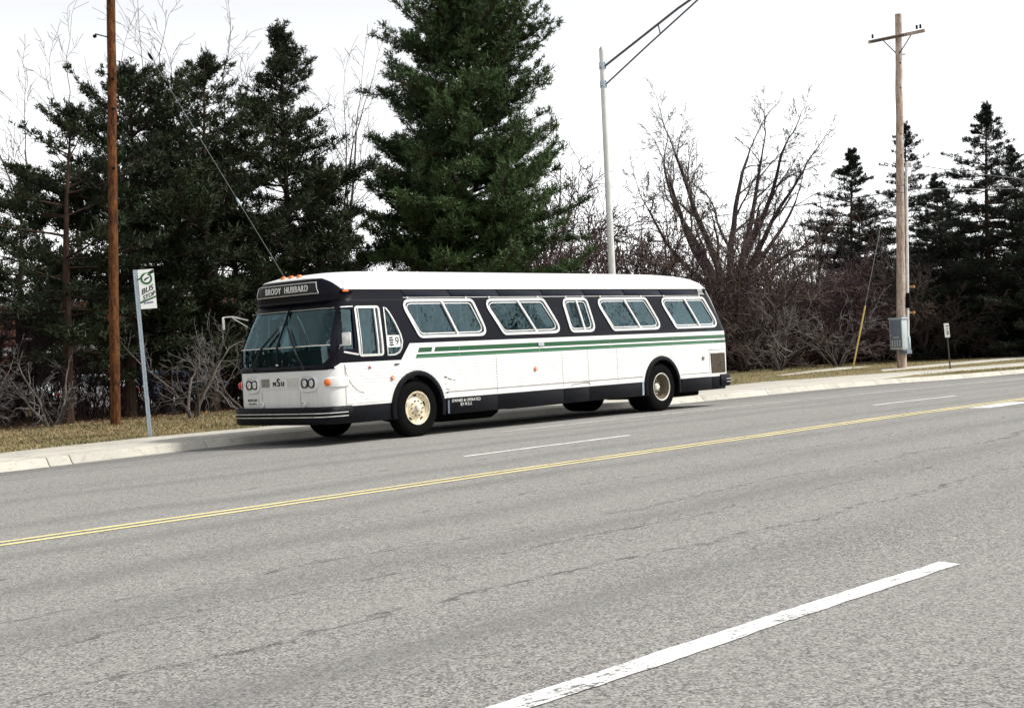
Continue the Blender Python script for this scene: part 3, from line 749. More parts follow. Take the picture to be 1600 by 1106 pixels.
def front_text(txt, size, y, z, mat, parent, name='lettering', off=-.010, sx=1., spacing=1.0, rot=0., wt=0.):
    me = text_mesh(txt, size, spacing=spacing)
    for v in me.vertices:
        u, w_ = v.co.x*sx, v.co.y
        # reads left to right for someone in front of the bus: +y (kerb side) is on the reader's left
        yy = y-u; zz = z+w_; v.co = (xfront(yy, zz)+off, yy, zz)
    me.materials.append(MAT[mat]); return link(name, me, parent)
for d in (0, .006, -.006): front_text('BRODY  HUBBARD', .155, -.05+d, 2.668, 'letter', dsg, off=-.0105-abs(d)*.2, sx=.82, spacing=1.12)
# roof marker lamps
for y in (-.0, .22, -.22):
    b_ = G().lathe([(.0, .055), (.03, .05), (.05, .03), (.055, .0)], 10).build('roof_marker_lamp', 'amber', bus, smooth=True)
    b_.rotation_euler = (math.radians(90), 0, 0); zt = 2.885; b_.location = (-1.62, y+.05, zt)
for s in (-1, 1):
    b_ = G().prism(rrect(-1.56, -1.30, 2.565, 2.615, .024), 'y', s*(side_y(2.59)-.01), s*(side_y(2.59)+.03)).build('side_marker_pod', 'navy', bus, bevel=.008)
    G().prism(rrect(-1.55, -1.42, 2.572, 2.608, .016), 'y', s*(side_y(2.59)+.02), s*(side_y(2.59)+.048)).build('marker_lens', 'amber', b_, bevel=.01)
    for x in (-.60, 3.14, 8.78):
        m = G().tube([(x, s*1.30, 1.065), (x, s*1.325, 1.065)], .042, 14).build('side_reflector', 'amber' if x < 8 else 'hubdark', bus, bevel=.008)
        G().tube([(x, s*1.325, 1.065), (x, s*1.332, 1.065)], .018, 10).build('reflector_screw', 'chrome', m)

# headlamp groups
for s in (-1, 1):
    yc = s*.775-.03
    P = rrect(-.225, .225, -.15, .15, .135, 6)
    g = G(); n = len(P); V = []
    for k, off in ((1.0, .01), (1.0, -.03), (.90, -.05), (.80, -.045), (.78, -.02)):
        for u, w_ in P: V.append((xfront(yc+u*k, 1.055+w_*k)+off, yc+u*k, 1.055+w_*k))
    F = [(j*n+i, j*n+(i+1) % n, (j+1)*n+(i+1) % n, (j+1)*n+i) for j in range(4) for i in range(n)]+[tuple(4*n+i for i in range(n))]
    hb = g.add(V, F).build('headlamp_bezel', 'white', bus, smooth=True, sharp=50)
    for u in (-.083, .083):
        xx = xfront(yc+u, 1.055); 
        hl = G().lathe([(.0, -.052), (.04, -.050), (.062, -.040), (.068, -.02)], 20).build('headlamp', 'lamp', hb, smooth=True)
        hl.rotation_euler = (0, 0, math.radians(-90)); hl.location = (xx-.0, yc+u, 1.055)
        rg = G().lathe([(.066, -.02), (.068, -.050), (.080, -.050), (.082, -.015)], 20).build('lamp_ring', 'dark', hb, smooth=True)
        rg.rotation_euler = (0, 0, math.radians(-90)); rg.location = (xx, yc+u, 1.055)
# grille strip and crest between the lamps
gp = front_patch(-.55, .50, .995, 1.165, -.012, 12, 3).build('grille_panel', 'white', bus, smooth=True)
for k in range(9): 
    z = 1.015+.0165*k; 
    for y0, y1 in ((.24, .48), (-.53, -.24)): G().tube([(xfront(y, z)-.016, y, z) for y in (y0, (y0+y1)/2, y1)], .0045, 4).build('grille_slat', 'hubdark' if y0 > 0 else 'rimwhite', gp)
for k in range(6): y = .26+.04*k; G().tube([(xfront(y, z)-.017, y, z) for z in (1.01, 1.155)], .004, 4).build('grille_bar', 'hubdark', gp)
for d in (0, .005, -.005, .010, -.010):
    front_text('M', .115, .098+d, 1.055, 'dark', gp, off=-.016-abs(d)*.3)
    front_text('S', .20, -.015+d, 1.080, 'dark', gp, off=-.016-abs(d)*.3)
    front_text('U', .115, -.128+d, 1.055, 'dark', gp, off=-.016-abs(d)*.3)
# corner turn signals
for s in (-1, 1):
    V = []; n = 0; ysn = [math.radians(a) for a in range(18, 91, 8)]
    rows = []
    w, r = 1.295, .28; xf = -2.06+.06
    for z, off in ((.965, 0), (.98, .022), (1.06, .03), (1.125, .022), (1.14, 0)):
        rows.append([(xf+r-(r+off)*math.cos(a), s*(w-r+(r+off)*math.sin(a)), z) for a in ysn]+[(xf+r+.10, s*(w+off), z), (xf+r+.16, s*(w-.01), z)])
    n = len(rows[0]); V = [p for q in rows for p in q]
    pod = G().add(V, [(j*n+i, j*n+i+1, (j+1)*n+i+1, (j+1)*n+i) for j in range(4) for i in range(n-1)]).build('turn_signal_pod', 'white', bus, smooth=True)
    a = math.radians(36); lens = G().lathe([(.0, -.06), (.03, -.055), (.052, -.035), (.058, .0)], 16).build('turn_signal', 'amber' if s < 0 else 'red', pod, smooth=True)
    lens.location = (xf+r-(r+.02)*math.cos(a), s*(w-r+(r+.02)*math.sin(a)), 1.055); lens.scale = (1, 1, 1.15)
    lens.rotation_euler = (0, 0, math.radians(-90)+a if s < 0 else math.radians(-90)-a)
# number plate and towing-eye covers
pl = front_patch(.60, .93, .685, .845, -.014, 6, 2).build('number_plate', 'signwhite', bus)
rp = random.Random(3)
for zz, hh, yy0 in ((.795, .06, .64), (.728, .036, .66)):
    y = yy0
    while y < .89:
        wd = rp.uniform(.018, .035); front_patch(y, y+wd, zz-hh/2, zz+hh/2*rp.uniform(.3, 1), -.0175, 1, 1).build('plate_mark', 'dark', pl); y += wd+.016
for y in (-.655, .495):
    c = G().tube([fp(y, .705, .0), fp(y, .705, -.03)], .062, 16).build('towing_eye_cover', 'white', bus, bevel=.01)
    G().box(fp(y+.015, .725, -.032), (.006, .022, .022)).build('cover_bolt', 'hubdark', c)
# rear corner grille, rear cap lamp, seams
for s in (-1, 1):
    P = [(9.10, .715), (9.64, .715), (9.64, 1.155), (9.08, 1.155)]
    V = on_side(P, s, .006)+on_side(P, s, -.01); gr = G().add(V, [(0, 1, 2, 3), (7, 6, 5, 4)]+[(i, 4+i, 4+(i+1) % 4, (i+1) % 4) for i in range(4)]).build('engine_grille', 'dark', bus)
    for k in range(19): x = 9.115+.0285*k; bar_side((x, 1.15), (x, .72), s, .010, .016, -.004).build('grille_bar', 'hubdark', gr)
    bar_side((9.08, 1.17), (9.66, 1.17), s, .025, .012).build('grille_trim', 'chrome', gr)
    bar_side((9.02, 1.235), (9.64, 1.235), s, .010, .004).build('seam', 'hubdark', bus)
    bar_side((9.035, 1.235), (9.035, .66), s, .008, .004).build('seam', 'hubdark', bus)
    d = G().lathe([(.0, .07), (.035, .066), (.06, .045), (.075, .0)], 14).build('rear_marker_lamp', 'navy', bus, smooth=True)
    d.location = (9.10, s*(side_y(2.58)-.03), 2.575); d.rotation_euler = (0, 0, 0 if s > 0 else math.pi)
    for k, z in enumerate((1.25, 1.10, .95)): G().tube([(9.86, s*1.0, z), (9.95, s*1.0, z)], .07, 14).build('tail_lamp', 'red', bus, bevel=.01)
V = [(bI(z, BR)+.012, y, z) for z in (1.80, 2.0, 2.2, 2.36) for y in (-.95, -.3, .3, .95)]
G().add(V, [(j*4+i, j*4+i+1, j*4+5+i, j*4+4+i) for j in range(3) for i in range(3)]).build('rear_window', 'darkglass', bus)
G().box((9.955, 0, 1.02), (.03, 1.5, .6)).build('engine_door', 'white', bus, bevel=.01)
for x in (2.055, 3.955, 4.755, 5.7): seam_z = None; bar_side((x, 1.37), (x, .66), -1, .006, .0068, -.001).build('seam', 'hubdark', bus)
for x in (1.1, 3.3, 5.5, 7.7): bar_side((x, 1.645), (x, 1.375), -1, .005, .003, .0).build('seam', 'cabgrey', bus)
for y in (-.56, .50):
    for z0_, z1_ in ((.66, .92),): G().tube([(xfront(y, z)-.002, y, z) for z in (z0_, z1_)], .003, 4).build('seam', 'hubdark', bus)
G().tube([(xfront(y, .955)-.001, y, .955) for y in [1.0*math.sin(math.radians(-90+15*k)) for k in range(13)]], .003, 4).build('seam', 'cabgrey', bus)
# curved seam of the cab panel, fuel flap, door handle marks
def seam(P, s, w=.007, name='seam', mat='hubdark', off=.009):
    P = [Vector((x, s*(side_y(z)+off), z)) for x, z in P]; G().tube(P, w/2, 4).build(name, mat, bus)
seam([(-1.66, 1.34), (-1.64, 1.20), (-1.58, 1.07), (-1.49, .96), (-1.38, .88), (-1.24, .84)], -1)
seam([(-1.66, .655), (-1.66, 1.34)], -1, .004)
seam([(4.20, .66), (4.215, .695), (4.25, .71), (4.72, .725), (4.76, .71), (4.775, .675)], -1, .012)
seam([(.72, .755), (6.55, .755)], -1, .010); seam([(7.94, .735), (9.02, .735)], -1, .008)
G().box((-.48, -1.31, 1.30), (.10, .02, .022)).build('cab_latch', 'dark', bus, bevel=.005)
G().box((3.35, -1.302, 1.53), (.17, .012, .07)).build('stripe_plate', 'cabgrey', bus, bevel=.004)
g = G()
for zz in (1.372, 1.640, .668):
    x = -.05 if zz > 1.5 else (.72 if zz < 1 else -1.60)
    while x < 9.0:
        if not (zz < 1 and 6.5 < x < 7.95): g.add([(x-.006, -side_y(zz)-.001, zz), (x, -side_y(zz)-.001, zz-.006), (x+.006, -side_y(zz)-.001, zz), (x, -side_y(zz)-.001, zz+.006), (x, -side_y(zz)-.006, zz)], [(0, 1, 4), (1, 2, 4), (2, 3, 4), (3, 0, 4)])
        x += .085
tag(g.build('rivets', 'cabgrey', bus), kind='stuff')
# scuffed corner behind the front arch
for x, z, w_, h_ in ((.70, 1.02, .06, .03), (.80, .985, .10, .018), (.92, .955, .05, .012), (.70, .90, .03, .012), (.74, .80, .10, .010), (.72, .735, .07, .02)):
    G().box((x, -1.3025, z), (w_, .004, h_), Matrix.Rotation(math.radians(random.uniform(-6, 18)), 3, 'Y')).build('scuff_mark', 'hubdark', bus)
def side_text(txt, size, x, z, mat, parent, off=.014, spacing=1.0, sx=1.):
    me = text_mesh(txt, size, spacing=spacing)
    for v in me.vertices: u, w_ = v.co.x*sx, v.co.y; v.co = (x+u, -(side_y(z+w_)+off), z+w_)
    me.materials.append(MAT[mat]); return link('lettering', me, parent)
side_text('OWNED & OPERATED', .075, 1.20, .578, 'letter', bus, off=.0135); side_text('BY M.S.U.', .075, 1.20, .505, 'letter', bus, off=.0135)
# route card in the quarter window
P = [(-.655, 1.60), (-.335, 1.60), (-.335, 1.81), (-.655, 1.81)]
V = on_side(P, -1, -.012)+on_side(P, -1, -.016); card = G().add(V, [(0, 1, 2, 3), (7, 6, 5, 4)]+[(i, 4+i, 4+(i+1) % 4, (i+1) % 4) for i in range(4)]).build('route_card', 'signwhite', bus)
side_text('9', .20, -.415, 1.70, 'dark', card, off=-.010)
for k in range(4): G().box((-.55, -(side_y(1.64+.042*k)-.0095), 1.64+.042*k), (.10-.02*(k % 2), .003, .024)).build('card_mark', 'dark', card)
# transit badge on the cab panel
bd = G().tube([(-1.10, -1.302, 1.27), (-1.10, -1.306, 1.27)], .045, 16).build('cab_badge', 'signwhite', bus)
G().tube([(-1.115, -1.307, 1.27), (-1.115, -1.309, 1.27)], .026, 12).build('badge_mark', 'red', bd)
G().box((-1.085, -1.308, 1.26), (.03, .003, .02)).build('badge_mark', 'bluep', bd)

# mirrors
mr = G().tube([(-1.72, -1.27, 1.665), (-1.80, -1.38, 1.665), (-1.74, -1.47, 1.675)], .014, 8).build('mirror', 'chrome', bus, smooth=True)
G().tube([(-1.74, -1.26, 1.60), (-1.80, -1.38, 1.665)], .010, 6).build('mirror_brace', 'chrome', mr)
R_ = Matrix.Rotation(math.radians(20), 3, 'Z')
G().box((-1.735, -1.47, 1.765), (.05, .165, .225), R_).build('mirror_head', 'chrome', mr, bevel=.022)
mr = G().tube([(-1.74, 1.20, 2.22), (-1.92, 1.42, 2.30), (-1.96, 1.60, 2.30)], .012, 8).build('mirror', 'chrome', bus, smooth=True)
G().tube([(-1.76, 1.20, 2.10), (-1.92, 1.42, 2.28)], .009, 6).build('mirror_brace', 'chrome', mr)
G().box((-1.95, 1.66, 2.19), (.04, .13, .24), Matrix.Rotation(math.radians(-30), 3, 'Z')).build('mirror_head', 'chrome', mr, bevel=.02)

# cabin fittings seen through the glass
st = G().box((0, 0, .22), (.46, .98, .12)).box((.24, 0, .58), (.10, .98, .74)).build('passenger_seat', 'seat', bus, bevel=.05)
st.location = (.7, -.70, 1.12); first = True
for i in range(11):
    for s in (-1, 1):
        if first: first = False; continue
        c = st.copy(); COL.objects.link(c); c.location = (.7+.78*i, s*.70, 1.12)
for i in range(5):
    for s in (-1, 1): G().tube([(1.1+1.6*i, s*.22, 1.12), (1.1+1.6*i, s*.22, 2.78)], .016, 6).build('grab_pole', 'chrome', bus)
for s in (-1, 1): G().tube([(-.6, s*.5, 2.55), (9.2, s*.5, 2.55)], .014, 6).build('grab_rail', 'chrome', bus)
G().box((-1.70, 0, 1.38), (.44, 2.1, .46)).build('dashboard', 'dark', bus, bevel=.05)
sw = G().tube([(-1.32+.06*math.cos(t), -.72+.25*math.sin(t), 1.74+.075*math.cos(t)) for t in [2*math.pi*k/28 for k in range(28)]], .015, 8, closed=True).build('steering_wheel', 'rimwhite', bus, smooth=True)
G().tube([(-1.32, -.97, 1.74), (-1.32, -.47, 1.74)], .010, 6).tube([(-1.32, -.72, 1.74), (-1.55, -.72, 1.42)], .025, 8).build('steering_column', 'rimwhite', sw)
G().tube([(-1.52, -.45, 1.70), (-1.55, .1, 1.68), (-1.58, .55, 1.66)], .013, 6).build('cab_rail', 'rimwhite', bus)
ds_ = G().box((-.55, -.72, 1.45), (.46, .5, .12)).box((-.30, -.72, 1.80), (.10, .5, .62)).build('driver_seat', 'dark', bus, bevel=.05)
G().box((-.12, -.72, 1.75), (.03, .95, 1.2)).build('driver_partition', 'cabin', bus)
G().box((-1.2, .72, 1.62), (.26, .26, .95)).build('farebox', 'cabgrey', bus, bevel=.02)

# ------------------------------------------------------------------ trees
def np_prisms(A, B, ra, rb, k=3):
    """tapered k-sided prisms for many segments at once"""
    A = np.asarray(A, float); B = np.asarray(B, float); ra = np.asarray(ra)[:, None]; rb = np.asarray(rb)[:, None]
    d = B-A; d /= np.linalg.norm(d, axis=1, keepdims=True)+1e-9
    ref = np.where(np.abs(d[:, 2:3]) < .9, np.array([[0, 0, 1.]]), np.array([[1., 0, 0]]))
    e1 = np.cross(d, ref); e1 /= np.linalg.norm(e1, axis=1, keepdims=True)+1e-9; e2 = np.cross(d, e1)
    V = np.empty((len(A), 2*k, 3))
    for i in range(k):
        t = 2*math.pi*i/k; o = e1*math.cos(t)+e2*math.sin(t); V[:, i] = A+o*ra; V[:, k+i] = B+o*rb
    base = (np.arange(len(A))*2*k)[:, None]
    F = np.concatenate([base+np.array([[i, (i+1) % k, k+(i+1) % k, k+i]]) for i in range(k)])
    return V.reshape(-1, 3), F
def np_needles(C, D, size, M, spread, width, val):
    """M thin triangles at each tuft, fanned round direction D"""
    N = len(C); rnd = RNG.normal(size=(N, M, 3)); d = D[:, None, :]+rnd*spread; d /= np.linalg.norm(d, axis=2, keepdims=True)+1e-9
    L = size[:, None, None]*RNG.uniform(.6, 1.15, (N, M, 1)); pv = np.cross(d, RNG.normal(size=(N, M, 3))); pv /= np.linalg.norm(pv, axis=2, keepdims=True)+1e-9
    c = C[:, None, :]+RNG.normal(size=(N, M, 3))*size[:, None, None]*.25
    V = np.stack([c-pv*width, c+pv*width, c+d*L], axis=2).reshape(-1, 3)
    F = np.arange(N*M*3).reshape(-1, 3); a = np.repeat(np.clip(np.repeat(val, M)+RNG.normal(size=N*M)*.12, 0, 1), 3)
    return V, F, a
def unit(v): return v/(np.linalg.norm(v)+1e-9)

def conifer(name, label, x, y, h, base, prof, mat, lean=(0, 0), z0=.08, seed=1, trunk_r=.16, gap=.42, nb=5, tip_up=.35, drop=-.10, top_el=.75,
            tuft=.17, M_=13, dens=1.0, width=.012, spread=.75, twigk=.42, group=None, hole=.0, step=.10, twmax=1.3, lv=(.5, 1.2), twb=.22, elj=.14):
    """whorled conifer: trunk, limbs, crown of needle tufts set along every twig"""
    rs = random.Random(seed); root = empty(name, (x, y, base)); tag(root, label, 'tree', group)
    LX, LY = lean
    def axis(z): t = z/h; return np.array([LX*t+.10*math.sin(t*5+seed), LY*t+.10*math.cos(t*4+seed), z])
    g = G(); n = 12; g.tube([axis(h*i/n) for i in range(n+1)], [max(.015, trunk_r*(1-.93*(i/n))*(1.25 if i == 0 else 1)) for i in range(n+1)], 9)
    g.build('trunk', 'bark_pine', root, smooth=True)
    A = []; B_ = []; ra = []; rb = []; TO = []; TD = []; TL = []; TV = []
    z = h*z0
    while z < h-.15:
        t = max(0., (z/h-z0)/(1-z0)); L0 = prof(t)
        for k in range(nb):
            if rs.random() < hole: continue
            az = rs.uniform(0, 2*math.pi); L = max(.14, L0*rs.uniform(*lv)); el = drop+(top_el-drop)*t**1.4+rs.uniform(-elj, elj)
            p = axis(min(h, max(0, z+rs.uniform(-.22, .22)))); d = np.array([math.cos(az)*math.cos(el), math.sin(az)*math.cos(el), math.sin(el)])
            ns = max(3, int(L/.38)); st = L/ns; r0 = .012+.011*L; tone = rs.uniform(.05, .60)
            for i in range(ns):
                s = i/ns; d = unit(d+np.array([rs.gauss(0, .07), rs.gauss(0, .07), tip_up*st*.55*(1 if s > .3 else -.25)+rs.gauss(0, .04)]))
                q = p+d*st; A.append(p); B_.append(q); ra.append(r0*(1-.8*s)); rb.append(r0*(1-.8*(s+1/ns)))
                if s > .16 or L < .8:
                    perp = np.array([d[1], -d[0], 0.]); perp /= math.hypot(d[0], d[1])+1e-6
                    for sd in (-1, 1):
                        for rep in range(int(dens)+(rs.random() < dens-int(dens))):
                            tl = min(twmax, (twigk*L*(1-s)*.8+twb*min(1, .35+.5*L))*rs.uniform(.6, 1.15))
                            td = d*rs.uniform(.35, .9)+perp*(sd*rs.uniform(.4, 1.0)); td[2] += rs.uniform(-.12, .38); td /= math.sqrt(td@td)
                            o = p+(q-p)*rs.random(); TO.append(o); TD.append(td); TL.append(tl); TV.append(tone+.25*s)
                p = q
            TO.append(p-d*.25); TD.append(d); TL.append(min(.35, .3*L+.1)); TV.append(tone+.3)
        z += gap*rs.uniform(.75, 1.25)*(.75 if t > .8 else 1)
    TO = np.array(TO); TD = np.array(TD); TL = np.array(TL); TV = np.array(TV)
    for j in range(6): TO = np.vstack([TO, axis(h-.35)]); TD = np.vstack([TD, unit(np.array([rs.gauss(0, .25), rs.gauss(0, .25), 1]))]); TL = np.append(TL, .5); TV = np.append(TV, .3)
    A = np.vstack([np.array(A), TO]); B_ = np.vstack([np.array(B_), TO+TD*TL[:, None]]); ra = np.concatenate([ra, np.full(len(TO), .008)]); rb = np.concatenate([rb, np.full(len(TO), .004)])
    V, F = np_prisms(A, B_, ra, rb, 3); tag(fast_mesh('limbs', V, F, 'bark_pine', root), kind='stuff')
    m = np.maximum(2, (TL/step).astype(int)); idx = np.repeat(np.arange(len(TL)), m); fr = .22+.80*RNG.random(len(idx))
    C = TO[idx]+TD[idx]*(TL[idx]*fr)[:, None]+RNG.normal(size=(len(idx), 3))*.03
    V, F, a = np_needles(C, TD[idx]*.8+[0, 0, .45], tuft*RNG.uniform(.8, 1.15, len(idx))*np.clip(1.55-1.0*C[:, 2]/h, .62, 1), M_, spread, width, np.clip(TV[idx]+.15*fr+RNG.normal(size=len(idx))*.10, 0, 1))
    fast_mesh('crown', V, F, mat, root, a)
    return root

def bare_tree(name, label, x, y, base, stems, levels, mat, bark, seed=1, cat='tree', group=None, lean=(0, 0, 0), rmin=.004, k=3):
    """stems: list of (offset, direction, length, radius); levels: dicts for every order of branching"""
    rs = random.Random(seed); root = empty(name, (x, y, base)); tag(root, label, cat, group)
    tr = G(); A = []; B_ = []; ra = []; rb = []; VAL = []
    stack = [(np.array(o, float), unit(np.array(d, float)), L, r, 0) for o, d, L, r in stems]
    while stack:
        p, d, L, r, lv = stack.pop(); P = levels[lv]; ns = P['n']; st = L/ns; pts = [p]; rad = [r]; val = rs.uniform(.1, .9)
        for i in range(ns):
            d = unit(d+np.array([rs.gauss(0, P['j']), rs.gauss(0, P['j']), rs.gauss(0, P['j'])])+np.array([0, 0, P['up']])*st+np.array(lean)*st)
            q = p+d*st; r2 = max(rmin, r*(1-(1-P.get('tap', .4))*(i+1)/ns))
            rr = max(rmin, r*(1-(1-P.get('tap', .4))*i/ns))
            if lv < 1: pts.append(q); rad.append(r2)
            else: A.append(p); B_.append(q); ra.append(rr); rb.append(r2); VAL.append(val)
            if lv+1 < len(levels):
                nc = P['c']*(1 if (i+1)/ns > P.get('from', .25) else 0); cnt = int(nc)+(rs.random() < nc-int(nc))
                for _ in range(cnt):
                    a = rs.uniform(0, 2*math.pi); e1 = unit(np.cross(d, [.3, .2, 1.])); e2 = np.cross(d, e1); an = P['a']*rs.uniform(.7, 1.3)
                    cd = d*math.cos(an)+(e1*math.cos(a)+e2*math.sin(a))*math.sin(an)
                    f = rs.random(); stack.append((p+(q-p)*f, cd, L*P['l']*rs.uniform(.6, 1.2)*(1-.45*(i/ns)), max(rmin, (rr+(r2-rr)*f)*P.get('rk', .55)), lv+1))
            p = q
        if lv < 1: tr.tube(pts, rad, 8)
        if lv+1 < len(levels) and P.get('tip', True): stack.append((p, d, L*P['l']*.8, max(rmin, r2*.9), lv+1))
    tr.build('trunk', bark, root, smooth=True, fix=False)
    V, F = np_prisms(A, B_, ra, rb, k); fast_mesh('crown', V, F, mat, root, np.repeat(np.array(VAL), 2*k))
    return root

LN = 0.0272, -0.0295
def pine_prof(R, belly=.35, e=.8): return lambda t: R*((.55+.45*min(1, t/belly)) if t < belly else max(.0, 1-((t-belly)/(1-belly))**1.15)**e)+.12
# the great green pine behind the bus
big = lambda t: float(np.interp(t, [0, .16, .42, .62, .82, .93, 1], [4.0, 4.8, 4.4, 3.9, 3.2, 2.2, .5]))
conifer('pine_tree', 'tallest bright green pine with a broad crown behind the bus roof', 17.0, 16.1, 15.3, land(16.7, 16.4), big, 'needle_green',
        lean=(.85, -.9), z0=.08, seed=5, trunk_r=.28, gap=.31, nb=8, tip_up=.40, drop=-.10, top_el=.75, tuft=.22, M_=8, dens=2.4, width=.020, twigk=.36, group='pines behind the pavement', hole=.02, step=.13, lv=(.62, 1.05), elj=.42)
PN = 'pines behind the pavement'
DK = dict(tuft=.22, M_=8, width=.020, group=PN, step=.11)
conifer('pine_tree', 'sparse forking pine at the left edge with sky between its limbs', 2.10, 16.0, 8.4, land(2, 16), pine_prof(2.7, .5, .9), 'needle_dark', lean=(.45, -.5), z0=.2, seed=8, trunk_r=.17, gap=.46, nb=4, dens=1.6, hole=.20, **DK)
conifer('pine_tree', 'dense dark pine just behind the brown utility pole', 5.0, 17.25, 9.9, land(5, 17), pine_prof(3.5, .45, .7), 'needle_dark', lean=(.3, -.35), z0=.17, seed=12, trunk_r=.18, gap=.38, nb=6, dens=2.0, hole=.03, **DK)
conifer('pine_tree', 'shorter dark pine filling the gap right of the brown utility pole', 6.9, 18.2, 9.0, land(7, 18), pine_prof(2.9, .45, .7), 'needle_dark', lean=(.2, -.2), z0=.2, seed=17, trunk_r=.16, gap=.44, nb=5, dens=1.8, hole=.08, **DK)
conifer('pine_tree', 'dark pine with a narrow top crossed by the slanting guy wire', 7.7, 17.3, 10.7, land(8, 17), pine_prof(3.1, .40, .9), 'needle_dark', lean=(.25, -.27), z0=.16, seed=21, trunk_r=.17, gap=.40, nb=5, dens=1.9, hole=.10, **DK)
conifer('pine_tree', 'tall pointed dark pine above the nose of the bus', 10.6, 17.1, 12.0, land(10, 17), pine_prof(3.1, .36, .95), 'needle_dark', lean=(.23, -.24), z0=.07, seed=26, trunk_r=.18, gap=.38, nb=6, dens=1.9, hole=.06, **DK)
P_LOW = conifer('pine_tree', 'low dark pine between the pointed pine and the great green pine', 13.8, 19.6, 8.0, land(15, 20), pine_prof(2.8, .35, .8), 'needle_dark', lean=(.2, -.2), z0=.06, seed=31, trunk_r=.15, gap=.42, nb=6, dens=1.8, **DK)

def copy_tree(o, loc, rot, sc, label):
    r = o.copy(); COL.objects.link(r); r.location = loc; r.rotation_euler = (0, 0, rot); r.scale = (sc, sc, sc); r['label'] = label
    for ch in o.children: c = ch.copy(); COL.objects.link(c); c.parent = r
    return r
for x, y, rot, sc, lb in ((5.2, 24.0, 1.1, 1.0, 'back-row dark pine seen low between the leftmost pine and the brown pole'), (14.0, 24.0, 4.0, 1.15, 'back-row dark pine behind the pointed pine'), (1.2, 24.5, 5.2, .85, 'back-row dark pine at the left edge of the picture')):
    copy_tree(P_LOW, (x, y, land(x, y)), rot, sc, lb)
def spruce_prof(R): return lambda t: R*(1-t)**.95+.04
SP = 'spruces beyond the right-hand pole'
SK = dict(tip_up=.22, drop=-.34, top_el=.42, tuft=.25, M_=8, width=.021, spread=.5, twigk=.30, group=SP, step=.16, twmax=1.1, lv=(.55, 1.12), twb=.18)
conifer('spruce_tree', 'dark spruce standing left of the right-hand utility pole', 56.9, 22.9, 12.4, land(57, 23), spruce_prof(6.8), 'needle_spruce', lean=(.4, -.45), z0=.04, seed=41, trunk_r=.2, gap=.38, nb=7, dens=1.4, hole=.02, **SK)
conifer('spruce_tree', 'open layered spruce directly behind the right-hand utility pole', 64.6, 23.5, 14.7, land(64, 23), spruce_prof(6.8), 'needle_spruce', lean=(.5, -.55), z0=.04, seed=43, trunk_r=.2, gap=.56, nb=7, dens=1.3, hole=.02, **SK)
S_BIG = conifer('spruce_tree', 'large dark spruce behind the small white sign', 54.7, 13.6, 13.4, land(55, 14), spruce_prof(7.6), 'needle_spruce', lean=(.37, -.4), z0=.03, seed=47, trunk_r=.22, gap=.40, nb=7, dens=1.4, hole=.02, **SK)
conifer('spruce_tree', 'dark spruce cut by the right edge of the picture', 53.0, 9.4, 13.0, land(53, 9), spruce_prof(6.8), 'needle_spruce', lean=(.4, -.43), z0=.03, seed=49, trunk_r=.22, gap=.44, nb=7, dens=1.3, **SK)
conifer('spruce_tree', 'shorter spruce in the gap between the two larger spruces', 72.9, 24.8, 11.4, land(72, 24), spruce_prof(6.0), 'needle_spruce', lean=(.35, -.4), z0=.03, seed=53, trunk_r=.2, gap=.42, nb=7, dens=1.3, **SK)

for x, y, rot, sc, lb in ((61.5, 19.0, 2.0, .80, 'dark spruce in the wall of trees between cabinet and white sign'), (60.0, 13.8, 3.6, .86, 'dark spruce in the back of the wall right of the white sign'), (66.5, 27.5, 5.0, .78, 'dark spruce half hidden behind the first spruce')):
    copy_tree(S_BIG, (x, y, land(x, y)), rot, sc, lb)
# bare trees
ELM = [dict(n=8, j=.075, up=.025, c=.8, a=.55, l=.40, **{'from': .32}, tap=.28, rk=.6), dict(n=6, j=.11, up=.05, c=1.0, a=.6, l=.50, **{'from': .2}, tap=.35, rk=.5), dict(n=4, j=.14, up=.03, c=1.2, a=.65, l=.55, tap=.4, rk=.5), dict(n=3, j=.17, up=.0, c=1.25, a=.7, l=.6, tap=.4, rk=.55), dict(n=2, j=.2, up=-.02, c=0, a=.6, l=.5, tap=.4)]
def fan(n, spread, L, r, seed, base=0.):
    rs = random.Random(seed); out = []
    for i in range(n):
        a = 2*math.pi*(i+rs.random()*.6)/n; s = spread*rs.uniform(.45, 1.1)
        out.append(((.1*math.cos(a), .1*math.sin(a), base), (math.cos(a)*s, math.sin(a)*s, 1), L*rs.uniform(.8, 1.1), r*rs.uniform(.8, 1.1)))
    return out
bare_tree('elm_tree', 'great bare spreading tree rising above the thicket right of the street light', 54.6, 29.9, 0, [((0, 0, 0), (.03, -.03, 1), 4.4, .50)]+[((0, 0, 3.9), (.678*a+.735*b_, -.735*a+.678*b_, 1), L, r) for a, b_, L, r in ((-1.25, .1, 7.6, .20), (-.85, -.3, 8.6, .24), (-.52, .35, 9.2, .25), (-.25, -.2, 9.6, .27), (.02, .3, 9.8, .26), (.22, -.35, 9.6, .26), (.50, .2, 9.4, .25), (.82, -.25, 8.8, .24), (1.15, .3, 8.2, .21), (1.5, -.1, 7.4, .19))], ELM, 'twig_grey', 'bark_dark', seed=3, group='bare trees behind the verge', rmin=.012)  # elm limbs: darkness of backlighting put into the bark colour
TW = [dict(n=6, j=.07, up=.02, c=1.1, a=.6, l=.5, **{'from': .15}, tap=.35, rk=.55), dict(n=5, j=.12, up=.07, c=1.2, a=.6, l=.5, tap=.35), dict(n=4, j=.15, up=.04, c=1.2, a=.6, l=.55, tap=.4), dict(n=4, j=.17, up=.02, c=0, a=.6, l=.5, tap=.4)]
